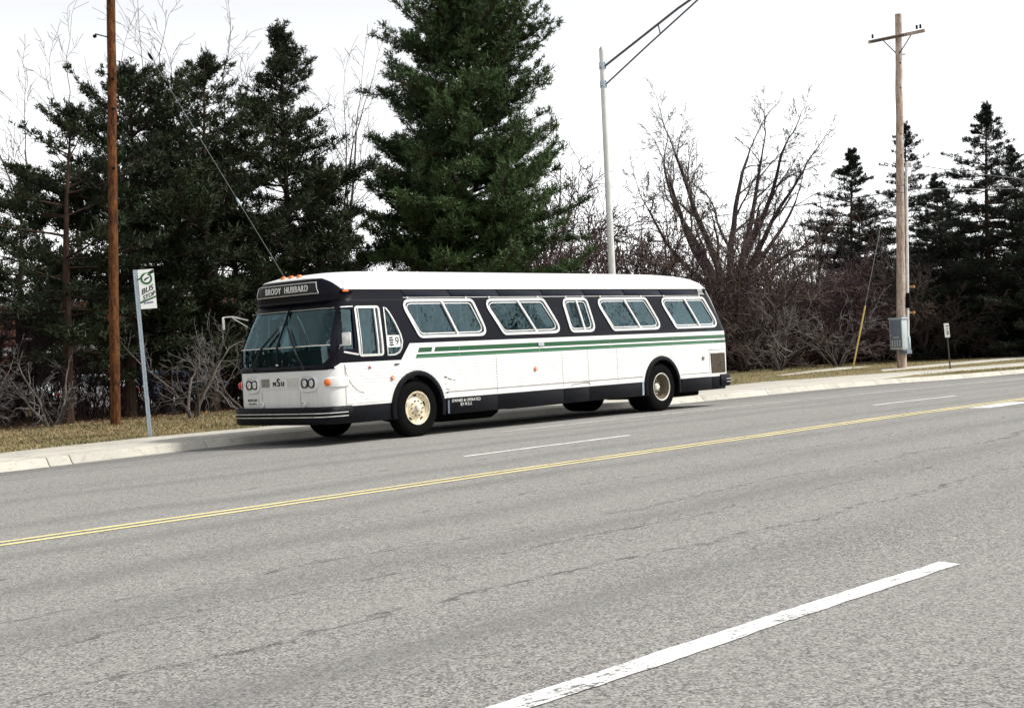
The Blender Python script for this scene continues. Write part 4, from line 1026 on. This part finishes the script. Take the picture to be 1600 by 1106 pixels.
for lb, x, y, h, n, sp, sd in (('thin bare tree against the sky in the upper left corner', 14.3, 36.7, 13.5, 4, .30, 61), ('bare tree whose fine top shows over the dark pines by the guy wire', 19.8, 33.7, 14.5, 5, .30, 62),
                           ('bare tree in the gap between the pointed pine and the great green pine', 23.5, 29.7, 11.6, 5, .36, 63), ('bare tree at the right-hand foot of the great green pine', 32.6, 25.7, 10.4, 5, .38, 64), ('bare tree left of the first spruce, half behind the elm', 60.0, 27.0, 9.5, 5, .40, 65)):
    bare_tree('bare_tree', lb, x, y, 0, [((0, 0, 0), (.03, -.03, 1), h*.3, .17)]+[((0, 0, h*.28), d, L, r) for (_, d, L, r) in fan(n, sp, h*.66, .09, sd)], TW, 'twig_grey', 'bark_grey', seed=sd, group='bare trees behind the verge', rmin=.009)
CR = [dict(n=6, j=.12, up=.02, c=1.6, a=.85, l=.62, **{'from': .10}, tap=.4, rk=.55), dict(n=5, j=.16, up=.03, c=1.5, a=.75, l=.58, tap=.4), dict(n=4, j=.18, up=.03, c=1.4, a=.7, l=.60, tap=.45), dict(n=3, j=.2, up=.03, c=.5, a=.7, l=.6, tap=.5), dict(n=2, j=.24, up=.0, c=0, a=.6, l=.5, tap=.5)]
CL = ['red-brown bare thicket tree just right of the great green pine', 'red-brown bare thicket tree directly behind the street light pole', 'red-brown bare thicket tree behind the middle of the bus roof', 'red-brown bare thicket tree with a leaning trunk at the tail of the bus',
      'red-brown bare thicket tree below the great bare elm, right of the bus', 'red-brown bare thicket tree left of the yellow guy-wire guard', 'brown bare thicket tree just right of the yellow guy-wire guard', 'brown bare thicket tree right of the grey cabinet', 'red-brown bare thicket tree far behind the tail of the bus']
for i, (x, y, h, sp, nst) in enumerate(((27.4, 19.5, 10.2, .62, 5), (33.8, 21.5, 11.2, .66, 5), (38.9, 21.8, 8.8, .8, 5), (39.2, 18.9, 8.6, .9, 4), (47.5, 21.3, 8.0, .85, 4), (45.7, 17.6, 6.8, .8, 4), (54.9, 19.2, 6.6, .7, 4), (50.6, 15.0, 5.8, .75, 4), (49.0, 25.0, 7.0, .8, 4))):
    bare_tree('thicket_tree', CL[i], x, y, land(x, y)-.05, fan(nst, sp, h*.62, .11, 70+i), CR, ('twig_red', 'twig_brown', 'twig_red', 'twig_brown', 'twig_red', 'twig_red', 'twig_grey', 'twig_brown', 'twig_grey')[i], 'bark_dark', seed=80+i, group='thicket trees behind the verge', rmin=.015)
SH = [dict(n=6, j=.16, up=-.02, c=.95, a=.8, l=.55, **{'from': .2}, tap=.4, rk=.55), dict(n=5, j=.2, up=.0, c=1.0, a=.75, l=.55, tap=.4), dict(n=4, j=.22, up=.0, c=.9, a=.7, l=.55, tap=.45), dict(n=3, j=.25, up=0, c=0, a=.6, l=.5, tap=.5)]
for i, (x, y, h, lb) in enumerate(((3.9, 12.6, 3.0, 'twisted pale bare shrub beside the bus-stop post'), (6.2, 13.4, 2.6, 'low pale bare shrub hidden in part by the nose of the bus'), (1.0, 14.6, 2.0, 'thin bare shrub at the foot of the brown utility pole'), (-1.0, 14.9, 1.9, 'thin bare shrub at the foot of the leftmost pine'))):
    bare_tree('bare_shrub', lb, x, y, land(x, y)-.03, fan(5, .75, h*.75, .045, 90+i), SH, 'twig_pale', 'bark_grey', seed=95+i, cat='shrub', group='bare shrubs behind the verge', rmin=.0055)
for i, (x, y, h, lb, m) in enumerate(((39.6, 17.2, 3.6, 'pale arching bare shrub close behind the rear bumper', 'twig_ash'), (43.4, 16.2, 3.2, 'pale arching bare shrub between the bus and the guy wire', 'twig_ash'), (49.4, 17.0, 2.8, 'low bare shrub behind the grey cabinet', 'twig_grey'), (51.5, 13.4, 3.0, 'low bare shrub behind the small white sign', 'twig_grey'), (34.0, 18.6, 3.2, 'bare shrub seen over the rear of the bus roof', 'twig_grey'))):
    bare_tree('bare_shrub', lb, x, y, land(x, y)-.03, fan(7, 1.15, h*.85, .04, 110+i), SH, m, 'bark_grey', seed=120+i, cat='shrub', group='bare shrubs behind the verge', rmin=.006)

# dark undergrowth along the wood edge: nobody could count its stems
n = 6400
ux = np.interp(RNG.random(n), [0, .30, 1], [-14, 22, 74]); back = np.abs(RNG.normal(size=n)); uy = np.interp(ux, [-14, 8, 24, 40, 66, 74], [17.0, 18.0, 20.5, 22.0, 17.5, 16])+back*4.0
A = np.stack([ux, uy, np.array([land(a, b_) for a, b_ in zip(ux, uy)])-.05], 1); hh = (RNG.gamma(3.2, .42, n)+.4)*np.interp(ux, [-14, 16, 30, 60, 74], [1.1, 1.3, 2.3, 2.2, 1.7])*(.7+.35*np.minimum(back, 2)); hh = np.minimum(hh, np.interp(ux, [-14, 20, 34, 74], [3.4, 3.8, 6.4, 5.0])*RNG.uniform(.75, 1.0, n))
dv = np.stack([RNG.normal(size=n)*.35, RNG.normal(size=n)*.35, np.ones(n)], 1); mid = A+dv*(hh*.55)[:, None]; dv2 = dv+np.clip(RNG.normal(size=(n, 3)), -1.6, 1.6)*.5; top = mid+dv2*(hh*.5)[:, None]
kr = np.interp(ux, [-14, 20, 60], [1.1, 1.7, 2.8])
AA = [A, mid]; BB = [mid, top]; r1 = [kr*.013, kr*.009]; r2 = [kr*.009, kr*.004]
for k in range(4):
    o = mid+(top-mid)*RNG.random((n, 1)); e = o+(dv2*.5+RNG.normal(size=(n, 3))*.9)*(np.minimum(hh, 2.6)*.32)[:, None]; AA.append(o); BB.append(e); r1.append(kr*.007); r2.append(kr*.004)
V, F = np_prisms(np.concatenate(AA), np.concatenate(BB), np.concatenate(r1), np.concatenate(r2), 3)
tag(fast_mesh('undergrowth', V, F, 'twig_red', None, np.repeat(RNG.random(6*n)*.7, 6)), 'dark tangled undergrowth along the edge of the wood', 'undergrowth', kind='stuff')

# the wood across the road: seen only as the dark reflection in the bus glass
n = 1700; ux = RNG.uniform(-90, 70, n); uy = -34-np.abs(RNG.normal(size=n))*6; hh = RNG.uniform(7, 15, n)*(.75+.45*np.sin(ux*.23)*np.sin(ux*.071+1)); A = np.stack([ux, uy, np.full(n, -.1)], 1)
dv = np.stack([RNG.normal(size=n)*.12, RNG.normal(size=n)*.12, np.ones(n)], 1); mid = A+dv*(hh*.5)[:, None]; top = mid+(dv+RNG.normal(size=(n, 3))*.15)*(hh*.5)[:, None]
AA = [A, mid]; BB = [mid, top]; r1 = [np.full(n, .10), np.full(n, .07)]; r2 = [np.full(n, .07), np.full(n, .03)]
for k in range(4): o = A+(top-A)*RNG.uniform(.2, .95, (n, 1)); AA.append(o); BB.append(o+RNG.normal(size=(n, 3))*[1, 1, .7]*1.1); r1.append(np.full(n, .06)); r2.append(np.full(n, .02))
V, F = np_prisms(np.concatenate(AA), np.concatenate(BB), np.concatenate(r1), np.concatenate(r2), 3)
tag(fast_mesh('opposite_wood', V, F, 'twig_grey', None, np.repeat(RNG.random(6*n)*.5, 6)), 'dark wood on the far side of the road, mirrored in the bus glass', 'wood', kind='stuff')

# the same wood carries on along this side, ahead of the bus and out of the picture
n = 1500; ux = RNG.uniform(-95, -9, n); uy = 17+np.abs(RNG.normal(size=n))*5; hh = RNG.uniform(6, 13, n)*(.8+.3*np.sin(ux*.27)); A = np.stack([ux, uy, np.full(n, .0)], 1)
dv = np.stack([RNG.normal(size=n)*.12, RNG.normal(size=n)*.12, np.ones(n)], 1); mid = A+dv*(hh*.5)[:, None]; top = mid+(dv+RNG.normal(size=(n, 3))*.15)*(hh*.5)[:, None]
AA = [A, mid]; BB = [mid, top]; r1 = [np.full(n, .09), np.full(n, .06)]; r2 = [np.full(n, .06), np.full(n, .02)]
for k in range(5): o = A+(top-A)*RNG.uniform(.1, .95, (n, 1)); AA.append(o); BB.append(o+RNG.normal(size=(n, 3))*[1, 1, .6]*.9); r1.append(np.full(n, .09)); r2.append(np.full(n, .02))
V, F = np_prisms(np.concatenate(AA), np.concatenate(BB), np.concatenate(r1), np.concatenate(r2), 3)
tag(fast_mesh('roadside_wood', V, F, 'needle_dark', None, np.repeat(RNG.random(7*n), 6)), 'dark wood along the road ahead of the bus, mirrored in its windscreen', 'wood', kind='stuff')

# verge grass and fallen leaves
def scatter(n, x0, x1, y0, y1):
    X = RNG.uniform(x0, x1, n); Y = RNG.uniform(y0, y1, n); return X, Y, np.array([land(a, b_) for a, b_ in zip(X, Y)])
X, Y, Z = scatter(60000, -8, 14, 5.25, 14.5); X2, Y2, Z2 = scatter(26000, 14, 50, 5.3, 19)
keep = ~((X2 < 34) & (Y2 < 7.9)) & ~((X2 > 29) & (Y2 > 5.2) & (Y2 < 7.0)) & ~((X2 > 33) & (Y2 > 8.5) & (Y2 < 10.1)) & ~((X2 > 30) & (X2 < 41.5) & (Y2 > 11.9+(X2-31)*.13) & (Y2 < 12.2+(X2-31)*.28))
X3, Y3, Z3 = scatter(7000, 29.5, 60, 3.2, 5.25)
X = np.concatenate([X, X2[keep], X3]); Y = np.concatenate([Y, Y2[keep], Y3]); Z = np.concatenate([Z, Z2[keep], Z3])
kp = RNG.random(len(X)) < np.clip(.72+.5*np.sin(X*1.1+2*np.sin(Y*.9))*np.sin(Y*1.7+np.sin(X*.7)*2), .15, 1); X, Y, Z = X[kp], Y[kp], Z[kp]; n = len(X)
C = np.stack([X, Y, Z-.005], 1); a = RNG.uniform(0, 2*math.pi, n); pv = np.stack([np.cos(a), np.sin(a), np.zeros(n)], 1)*RNG.uniform(.006, .016, (n, 1))
tip = C+np.stack([RNG.normal(size=n)*.035, RNG.normal(size=n)*.035, RNG.uniform(.025, .07, n)*(1+.6*np.maximum(0, np.sin(X*2.3+Y)*np.sin(Y*3.1-X)))], 1)
V = np.stack([C-pv, C+pv, tip], 1).reshape(-1, 3)
patch = .5+.28*np.sin(X*1.7+np.sin(Y*2.3)*1.3)+.25*np.sin(Y*2.9+X*.6); val = np.clip(patch*.7+RNG.normal(size=n)*.28, 0, 1)
tag(fast_mesh('verge_grass', V, np.arange(3*n).reshape(-1, 3), 'grassblade', None, np.repeat(val, 3)), 'short dry grass on the verge behind the kerb', 'grass', kind='stuff')
X, Y, Z = scatter(20000, -10, 16, 7.0, 22); n = len(X); C = np.stack([X, Y, Z+.012], 1); e1 = unit(RNG.normal(size=3))
d1 = RNG.normal(size=(n, 3))*[1, 1, .35]; d1 /= np.linalg.norm(d1, axis=1, keepdims=True); d2 = np.cross(d1, RNG.normal(size=(n, 3))*.25+[0, 0, 1]); sz = RNG.uniform(.018, .05, (n, 1))
V = np.stack([C-d1*sz, C-d2*sz*.7, C+d1*sz, C+d2*sz*.7], 1).reshape(-1, 3)
tag(fast_mesh('fallen_leaves', V, np.arange(4*n).reshape(-1, 4), 'leaflitter', None, np.repeat(RNG.random(n), 4)), 'brown fallen leaves under the pines', 'leaves', kind='stuff')

# ------------------------------------------------------------------ poles, signs, wires
def wood_pole(name, label, base, top, r0, r1, mat):
    root = empty(name, base); tag(root, label, 'utility pole'); b0 = Vector(base); t = Vector(top)-b0
    n = 14; rs = random.Random(len(label)); P = [t*(i/n)+Vector((rs.gauss(0, .006), rs.gauss(0, .006), 0)) for i in range(n+1)]; P[0] = Vector((0, 0, -.3))
    G().tube(P, [r0+(r1-r0)*i/n for i in range(n+1)], 14).build('shaft', mat, root, smooth=True); return root, t
lp, lt = wood_pole('utility_pole', 'brown creosoted utility pole in front of the dark pines on the left', (1.46, 12.38, land(1.5, 12.4)), (1.80, 12.02, 12.2), .125, .10, 'pole_brown')
for k, zz in enumerate((.52, .64, .70)): 
    c = lt*zz; G().box(c+Vector((-.05, -.135, 0)), (.07, .05, .06)).build('pole_step', 'under', lp, bevel=.01)
G().tube([lt*.785+Vector((-.42, .02, .05)), lt*.785+Vector((.0, -.0, 0))], .015, 6).build('side_bracket', 'under', lp)
G().lathe([(.0, .0), (.04, .02), (.045, .07), (.02, .1), (.0, .11)], 10).build('insulator', 'under', lp).location = lt*.785+Vector((-.42, .0, .0))
rp_, rt = wood_pole('utility_pole', 'weathered grey-brown utility pole carrying a crossarm on the right', (36.72, 9.49, land(36.7, 9.5)), (37.14, 9.04, 14.7), .20, .135, 'pole_grey')
c = rt*(13.75/14.7)
arm = G().box(c+Vector((-.20, 0, 0)), (.10, 2.55, .13)).build('crossarm', 'pole_grey', rp_, bevel=.01)
G().box(c+Vector((-.32, .35, -.02)), (.06, 1.5, .05)).build('arm_rail', 'bark_grey', arm)
for s in (-1, 1):
    G().tube([c+Vector((-.14, s*.62, -.06)), c+Vector((-.12, s*.05, -.72))], .022, 6).build('arm_brace', 'bark_dark', rp_)
    for yy in (1.08, .92 if s < 0 else 1.08):
        G().lathe([(.0, .0), (.045, .01), (.05, .06), (.03, .08), (.05, .11), (.035, .17), (.0, .18)], 10).build('insulator', 'under', arm).location = c+Vector((-.20, s*yy, .12))
for o in arm.children:
    if o.name.startswith('insulator'): o.rotation_euler = (math.radians(90), 0, 0)
for z in (.79, .86, .66, .60): G().lathe([(.0, -.03), (.03, -.02), (.03, .02)], 8).build('bolt_head', 'under', rp_).location = rt*z+Vector((-.10, -.12, 0))
G().tube([rt*.885, rt*.885+Vector((.12, -.25, 0))], .02, 6).build('spool_bracket', 'under', rp_)
for z in (.495, .515): G().tube([rt*z+Vector((.155*math.cos(a), .155*math.sin(a), 0)) for a in [2*math.pi*k/16 for k in range(16)]], .018, 5, closed=True).build('pole_band', 'under', rp_)
ofs = Vector((.678, -.735, 0))*.27
P = [rt*(.125)+ofs, rt*(.2)+ofs, rt*(.4)+ofs, rt*(.565)+ofs]; P = [rt*.05+ofs]+P
G().tube(P, .062, 10).build('conduit', 'conduit', rp_, smooth=True)
G().tube([rt*.565+ofs, rt*.578+ofs+Vector((.03, -.03, .0)), rt*.578+ofs*1.6, rt*.565+ofs*1.75], [.06, .085, .08, .06], 10).build('weatherhead', 'conduit', rp_, smooth=True)
for z in (.155, .228):
    bk = G().tube([rt*z, rt*z+ofs*2.0], .035, 8).build('standoff_bracket', 'rust', rp_)
    G().lathe([(.0, -.06), (.06, -.05), (.07, .0), (.05, .05), (.0, .06)], 10).build('standoff_cap', 'rust', bk).location = rt*z+ofs*1.9
G().box(rt*.19+ofs+Vector((-.02, -.02, 0)), (.20, .20, .62)).build('splice_box', 'under', rp_, bevel=.02)
G().box(rt*.045+ofs*.2+Vector((-.25, -.25, 0)), (.45, .35, .16)).build('mount_plate', 'cabdoor', rp_, bevel=.01)
G().box(rt*.07+ofs+Vector((.02, -.02, 0)), (.13, .13, .55)).build('junction_box', 'galv', rp_, bevel=.015)

cab = empty('control_cabinet', (36.28, 9.33, .74)); tag(cab, 'grey metal control cabinet strapped to the right-hand utility pole', 'cabinet')
G().box((0, 0, .62), (.47, .56, 1.24)).build('case', 'cabgrey', cab, bevel=.01)
G().box((0, 0, 1.275), (.55, .64, .07)).build('lid', 'galv', cab, bevel=.012)
dr = G().box((-.243, 0, .64), (.016, .50, 1.14)).build('door', 'cabdoor', cab, bevel=.006)  # darker than the case: shaded side painted into the door colour
G().box((-.256, .0, .50), (.01, .26, .045)).build('label_plate', 'cabgrey', dr)
for k in range(4): G().box((-.258, -.165+.11*k, .25), (.014, .05, .28)).build('louvre', 'cabgrey', dr, bevel=.006)
G().box((-.262, .225, .58), (.03, .03, .05)).build('door_handle', 'chrome', dr)

# small white sign on a thin post
sg = empty('road_sign', (35.28, 6.67, land(35.3, 6.7))); tag(sg, 'small tall white sign on a thin dark post near the right edge', 'sign')
lz = Vector((-.06, .07, 1.84)); G().tube([(0, 0, -.1), lz], .028, 6).build('post', 'signpost', sg)
u = Vector((.70, -.714, 0)); nrm = Vector((-.714, -.70, 0)); 
def plate(parent, c, u, nrm, w, h, t, mat, name, up=Vector((0, 0, 1)), bevel=0., lift=0.):
    c = Vector(c)+nrm*lift; V = []
    for k in (0, t): V += [c+u*(sx*w/2)+up*(sz*h/2)-nrm*k for sx, sz in ((-1, -1), (1, -1), (1, 1), (-1, 1))]
    return G().add(V, [(0, 1, 2, 3), (7, 6, 5, 4)]+[(i, 4+i, 4+(i+1) % 4, (i+1) % 4) for i in range(4)]).build(name, mat, parent, bevel=bevel)
up = lz.normalized(); bc = lz*.84+nrm*.04
bo = plate(sg, bc, u, nrm, .20, .56, .006, 'signwhite', 'board', up)
for dz, w_, h_ in ((.17, .075, .05), (.06, .05, .05), (-.03, .12, .022), (-.075, .022, .05), (-.12, .11, .022), (-.165, .035, .05)): plate(bo, bc+up*dz+u*(.02 if h_ > .04 else 0), u, nrm, w_, h_, .001, 'dark', 'sign_mark', up, lift=.003)
plate(bo, bc+up*-.10+u*.05, u, nrm, .02, .11, .001, 'dark', 'sign_mark', up, lift=.003)

# bus stop sign on a punched steel post
bs = empty('bus_stop_sign', (-2.04, 5.38, land(-2, 5.4))); tag(bs, 'leaning white bus stop sign on a punched steel post at the kerbside grass', 'sign')
top = Vector((-2.13, 5.48, 3.36))-Vector(bs.location); axis = top.normalized(); u = Vector((.83, -.55, 0)); u = (u-axis*u.dot(axis)).normalized(); nrm = u.cross(axis).normalized()
if nrm.dot(Vector((-.7, -.7, 0))) < 0: nrm = -nrm
# punched face: two rails and rungs, so that the holes are real; flanges behind
g = G(); H = top.length
def bx(c, su, sv, sw):
    V = [Vector(c)+u*a*su/2+axis*b_*sv/2+nrm*d_*sw/2 for d_ in (-1, 1) for a, b_ in ((-1, -1), (1, -1), (1, 1), (-1, 1))]
    g.add(V, [(3, 2, 1, 0), (4, 5, 6, 7), (0, 1, 5, 4), (1, 2, 6, 5), (2, 3, 7, 6), (3, 0, 4, 7)])
for s in (-1, 1): bx(axis*(H/2-.1)+u*s*.0225, .021, H+.2, .005); bx(axis*(H/2-.1)+u*s*.035-nrm*.018, .006, H+.2, .035)
k = 0.06
while k < H: bx(axis*k, .025, .034, .004); k += .052
bx(axis*(H/2-.1)-nrm*.032, .066, H+.2, .003)
tag(g.build('post', 'galv', bs), kind='stuff')
W2, H2 = .305, .76
bc = axis*(H-.385)+u*(.065+W2/2-.02)+nrm*.012
bo = plate(bs, bc, u, nrm, W2, H2, .003, 'signwhite', 'board', axis)
def sp(a, b_, l=.002): return bc+u*a+axis*b_+nrm*l
def poly(pts, mat, name, l=.002): return G().add([sp(a, b_, l) for a, b_ in pts], [tuple(range(len(pts)))]).build(name, mat, bo, fix=False)
poly([(-.19, .175), (-.12, .19), (.15, .31), (.15, .375), (.03, .315), (-.11, .235)], 'dark', 'swash')
def ringp(c, ro, ri, mat, name, l, n=28):
    V = []; F = []
    for i in range(n): a = 2*math.pi*i/n; V += [sp(c[0]+ro*math.cos(a), c[1]+ro*math.sin(a), l), sp(c[0]+ri*math.cos(a), c[1]+ri*math.sin(a), l)]
    F = [(2*i, 2*((i+1) % n), 2*((i+1) % n)+1, 2*i+1) for i in range(n)]
    G().add(V, F).build(name, mat, bo, fix=False)
ringp((.0, .20), .115, .095, 'greenp', 'emblem_ring', .003); ringp((.0, .20), .095, .075, 'dark', 'emblem_ring', .0035); ringp((.0, .20), .0745, .0, 'signwhite', 'emblem_disc', .0032)
poly([(-.05, .165), (-.02, .16), (.0, .185), (.05, .21), (.055, .235), (.02, .225), (-.035, .20)], 'dark', 'emblem_bird', .0045)
poly([(-.03, .262), (.035, .285), (.035, .305), (-.03, .282)], 'letter', 'emblem_mark', .004)
def sign_text(txt, size, a, b_, mat, rot=.0, shear=0., sx=1., l=.003):
    me = text_mesh(txt, size, shear=shear); cr, sr = math.cos(rot), math.sin(rot)
    for v in me.vertices: x, y = v.co.x*sx, v.co.y; v.co = sp(a+x*cr, b_+x*sr+y, l)
    me.materials.append(MAT[mat]); link('lettering', me, bo)
for d in (0, .004, -.004): sign_text('BUS', .15, -.0+d, -.015, 'dark', .38, .15, .95, .003+abs(d)*.1); sign_text('STOP', .115, .02+d, -.13, 'dark', .38, .15, .92, .003+abs(d)*.1)
poly([(-.15, -.255), (-.15, -.235), (.152, -.135), (.152, -.155)], 'greenp', 'rule', .003); poly([(-.15, -.275), (-.15, -.256), (.152, -.156), (.152, -.168)], 'dark', 'rule', .0025)
for k in range(7): poly([(-.085+.026*k, -.285+.002*k), (-.067+.026*k, -.285+.002*k), (-.067+.026*k, -.255+.002*k), (-.085+.026*k, -.255+.002*k)], 'bluep', 'sign_mark', .003)

# street light
sl = empty('street_light', (12.77, 5.62, land(12.8, 5.6))); tag(sl, 'slim aluminium street light with a double bracket arm rising behind the bus', 'street light')
G().tube([(0, 0, -.1), (0, -.0, 3), (.01, -.01, 6), (.02, -.02, 9.45)], [.115, .10, .085, .072], 14).build('shaft', 'alum', sl, smooth=True)
G().tube([(.02, -.02, 9.45), (.02, -.02, 9.50), (.02, -.02, 9.56)], [.075, .06, .01], 12).build('cap', 'galv', sl, smooth=True)
for z in (9.02, 8.52): 
    cl = G().tube([(.02, -.02, z-.09), (.02, -.02, z+.09)], .095, 14).build('clamp', 'galv', sl)
    for s in (-1, 1): G().tube([(.02+s*.1, -.02, z+.06*s), (.02-s*.02, -.12, z+.06*s)], .018, 6).build('clamp_bolt', 'under', cl)
G().tube([(.02, -.10, 9.0), (.02, -2.6, 10.05), (.02, -4.6, 10.75), (.02, -5.4, 10.90)], .034, 8).build('arm', 'backlitgalv', sl, smooth=True)
G().tube([(.02, -.10, 8.5), (.02, -1.6, 9.30), (.02, -3.0, 10.02), (.02, -4.0, 10.55)], .024, 8).build('arm', 'backlitgalv', sl, smooth=True)
G().tube([(.02, -1.95, 9.76), (.02, -2.0, 9.52)], .02, 6).build('arm_strut', 'backlitgalv', sl)
lh = G().add([(x*w_, y_, z_) for y_, w_, z0_, z1_ in ((-5.2, .07, 10.85, 10.97), (-5.5, .17, 10.80, 11.04), (-5.9, .19, 10.78, 11.02), (-6.15, .10, 10.82, 10.94)) for x, z_ in ((-1, z0_), (1, z0_), (1, z1_), (-1, z1_))],
    [(i*4+k, i*4+(k+1) % 4, i*4+4+(k+1) % 4, i*4+4+k) for i in range(3) for k in range(4)]+[(3, 2, 1, 0), (12, 13, 14, 15)]).build('lamp_head', 'galv', sl, bevel=.02)
G().box((0, -5.75, 10.765), (.24, .42, .06)).build('lens', 'lamp', lh, bevel=.02)

# wires
def wire(name, label, a, b_, sag, r, mat='wire', n=14, cat='wire', group='overhead wires'):
    a = Vector(a); b_ = Vector(b_); P = [a.lerp(b_, k/n)-Vector((0, 0, sag*4*(k/n)*(1-k/n))) for k in range(n+1)]
    root = empty(name, a); tag(root, label, cat, group); G().tube([p-a for p in P], r, 5).build('strand', mat, root, smooth=True); return root, [p-a for p in P]
rb = Vector((36.72, 9.49, land(36.7, 9.5)))
wire('overhead_wire', 'upper thin wire running left from the right-hand pole across the elm', rb+rt*.50+Vector((0, -.15, 0)), (13.5, 38, 6.6), .7, .019)
wire('overhead_wire', 'lower thin wire running left from the right-hand pole to the spruce', rb+rt*.47+Vector((0, -.15, 0)), (36, 22, 6.2), .25, .017)
wire('overhead_wire', 'thin wire running right from the band of the right-hand pole', rb+rt*.505+Vector((0, -.15, 0)), (62, -2.0, 8.4), .3, .018)
wire('overhead_wire', 'service wire drooping right from the conduit head', rb+rt*.575+ofs*1.6, (55, -1.0, 7.4), .5, .018)
gy, P = wire('guy_wire', 'slanting steel guy wire with a yellow guard on the right', (35.26, 10.97, land(35.3, 11)), rb+rt*.67, .0, .012, 'steelwire', group='guy wires')
d = (P[-1]-P[0]).normalized(); G().tube([d*.15, d*2.75], .034, 8).build('guard', 'yellowguard', gy, smooth=True)
gy, P = wire('guy_wire', 'slanting steel guy wire in front of the dark pines on the left', (5.6, 7.78, land(5.6, 7.8)), Vector((1.46, 12.38, .12))+lt*.88, .0, .0055, 'steelwire', group='guy wires')
for f in (.50, .78, .845): 
    p0 = P[0].lerp(P[-1], f); d = (P[-1]-P[0]).normalized(); G().tube([p0-d*.12, p0-d*.04, p0+d*.04, p0+d*.12], [.012, .035, .035, .012], 8).build('strain_insulator', 'galv' if f < .6 else 'under', gy, smooth=True)
wire('overhead_wire', 'hair-thin wire running right from the bracket of the left-hand pole', Vector((1.46, 12.38, .12))+lt*.785, (24, 26, 9.6), .5, .006)

# ------------------------------------------------------------------ far background on the left: brick building and parked cars
bd = empty('brick_building', (20, 62, 0)); tag(bd, 'low brick building with pale bands far behind the pines on the left', 'building')
ux = Vector((.678, -.735, 0)); uy = Vector((.735, .678, 0)); Rb = Matrix((( ux.x, uy.x, 0), (ux.y, uy.y, 0), (0, 0, 1)))
G().box(Rb @ Vector((0, 6, 2.9)), (34, 12, 5.8), Rb).build('wall', 'brick', bd)
G().box(Rb @ Vector((0, 6, 5.95)), (34.6, 12.6, .5), Rb).build('parapet', 'alum', bd)
G().box(Rb @ Vector((0, -.06, 3.0)), (34, .2, .42), Rb).build('band_course', 'alum', bd)
G().box(Rb @ Vector((0, -.05, .5)), (34, .16, .3), Rb).build('base_course', 'alum', bd)
for fl in (1.7, 4.3):
    for k in range(11):
        w = G().box(Rb @ Vector((-15+3*k, -.04, fl)), (1.7, .12, 1.3), Rb).build('window', 'alum', bd)
        G().box(Rb @ Vector((-15+3*k, -.10, fl)), (1.5, .04, 1.1), Rb).build('pane', 'darkglass', w)
        G().box(Rb @ Vector((-15+3*k, -.13, fl)), (.06, .05, 1.1), Rb).build('mullion', 'alum', w)
CARC = {'white': (.72, .72, .70), 'blue': (.06, .16, .34), 'silver': (.50, .53, .55), 'pale blue': (.28, .42, .55), 'red': (.30, .03, .025)}
for k, v in CARC.items(): MAT['car_'+k] = simple('car_paint_'+k.replace(' ', '_'), v, .3, .1, .05, 3, coat=.5)
def car(x, y, rot, c, lb):
    r = empty('parked_car', (x, y, .02)); r.rotation_euler = (0, 0, rot); tag(r, lb, 'car', 'cars parked behind the pines')
    P = [(-2.25, .35), (-2.28, .62), (-2.2, .82), (-1.5, .90), (-.85, 1.36), (.75, 1.40), (1.55, .96), (2.2, .88), (2.28, .60), (2.25, .35)]
    b_ = G().prism(P, 'y', -.86, .86).build('body', 'car_'+c, r, bevel=.06)
    G().prism([(-1.30, .94), (-.80, 1.30), (-.05, 1.33), (-.05, .94)], 'y', -.875, .875).build('side_glass', 'darkglass', r)
    G().prism([(.05, .94), (.05, 1.33), (.68, 1.33), (1.30, .97)], 'y', -.875, .875).build('side_glass', 'darkglass', r)
    for sx in (-1.4, 1.4):
        for sy in (-.80, .80):
            w = G().lathe([(.18, -.09), (.30, -.09), (.31, -.05), (.31, .05), (.30, .09), (.18, .09)], 18).build('wheel', 'tyre', r, smooth=True); w.location = (sx, sy, .31)
            G().lathe([(.0, -.07), (.17, -.075), (.18, -.09), (.185, .09), (.17, .075), (0, .07)], 14).build('hubcap', 'chrome', w)
    for sx in (-2.27, 2.27):
        bu = G().box((sx, 0, .46), (.12, 1.66, .13)).build('bumper', 'chrome', r, bevel=.03)
        for sy in (-.62, .62): G().box((sx, sy, .68), (.06, .28, .12)).build('lamp', 'lamp' if sx > 0 else 'red', r, bevel=.02)
for i, (c, lb) in enumerate((('white', 'white parked car glimpsed left of the brown utility pole'), ('pale blue', 'pale blue parked car glimpsed right of the brown utility pole'), ('silver', 'silver parked car glimpsed between pole and bus stop sign'), ('white', 'white parked car glimpsed through the twisted pale shrub'), ('blue', 'dark blue parked car glimpsed beside the nose of the bus'), ('red', 'red parked car glimpsed behind the leftmost pine'))):
    px = (-5.2, -1.2, 2.6, 5.6, 8.7, -8.6)[i]; p = Vector((11.5, 33.0, 0))+ux*(px*1.0-4)
    car(p.x, p.y, math.atan2(uy.y, uy.x)+(.04 if i % 2 else -.03)+1.2, c, lb)
cp = G().add([(Vector((11.5, 33, 0))+ux*a+uy*b_+Vector((0, 0, land(14, 30)+.02))) for a, b_ in ((-22, -5), (14, -5), (14, 18), (-22, 18))], [(0, 1, 2, 3)]).build('car_park', 'asphalt'); tag(cp, kind='structure')
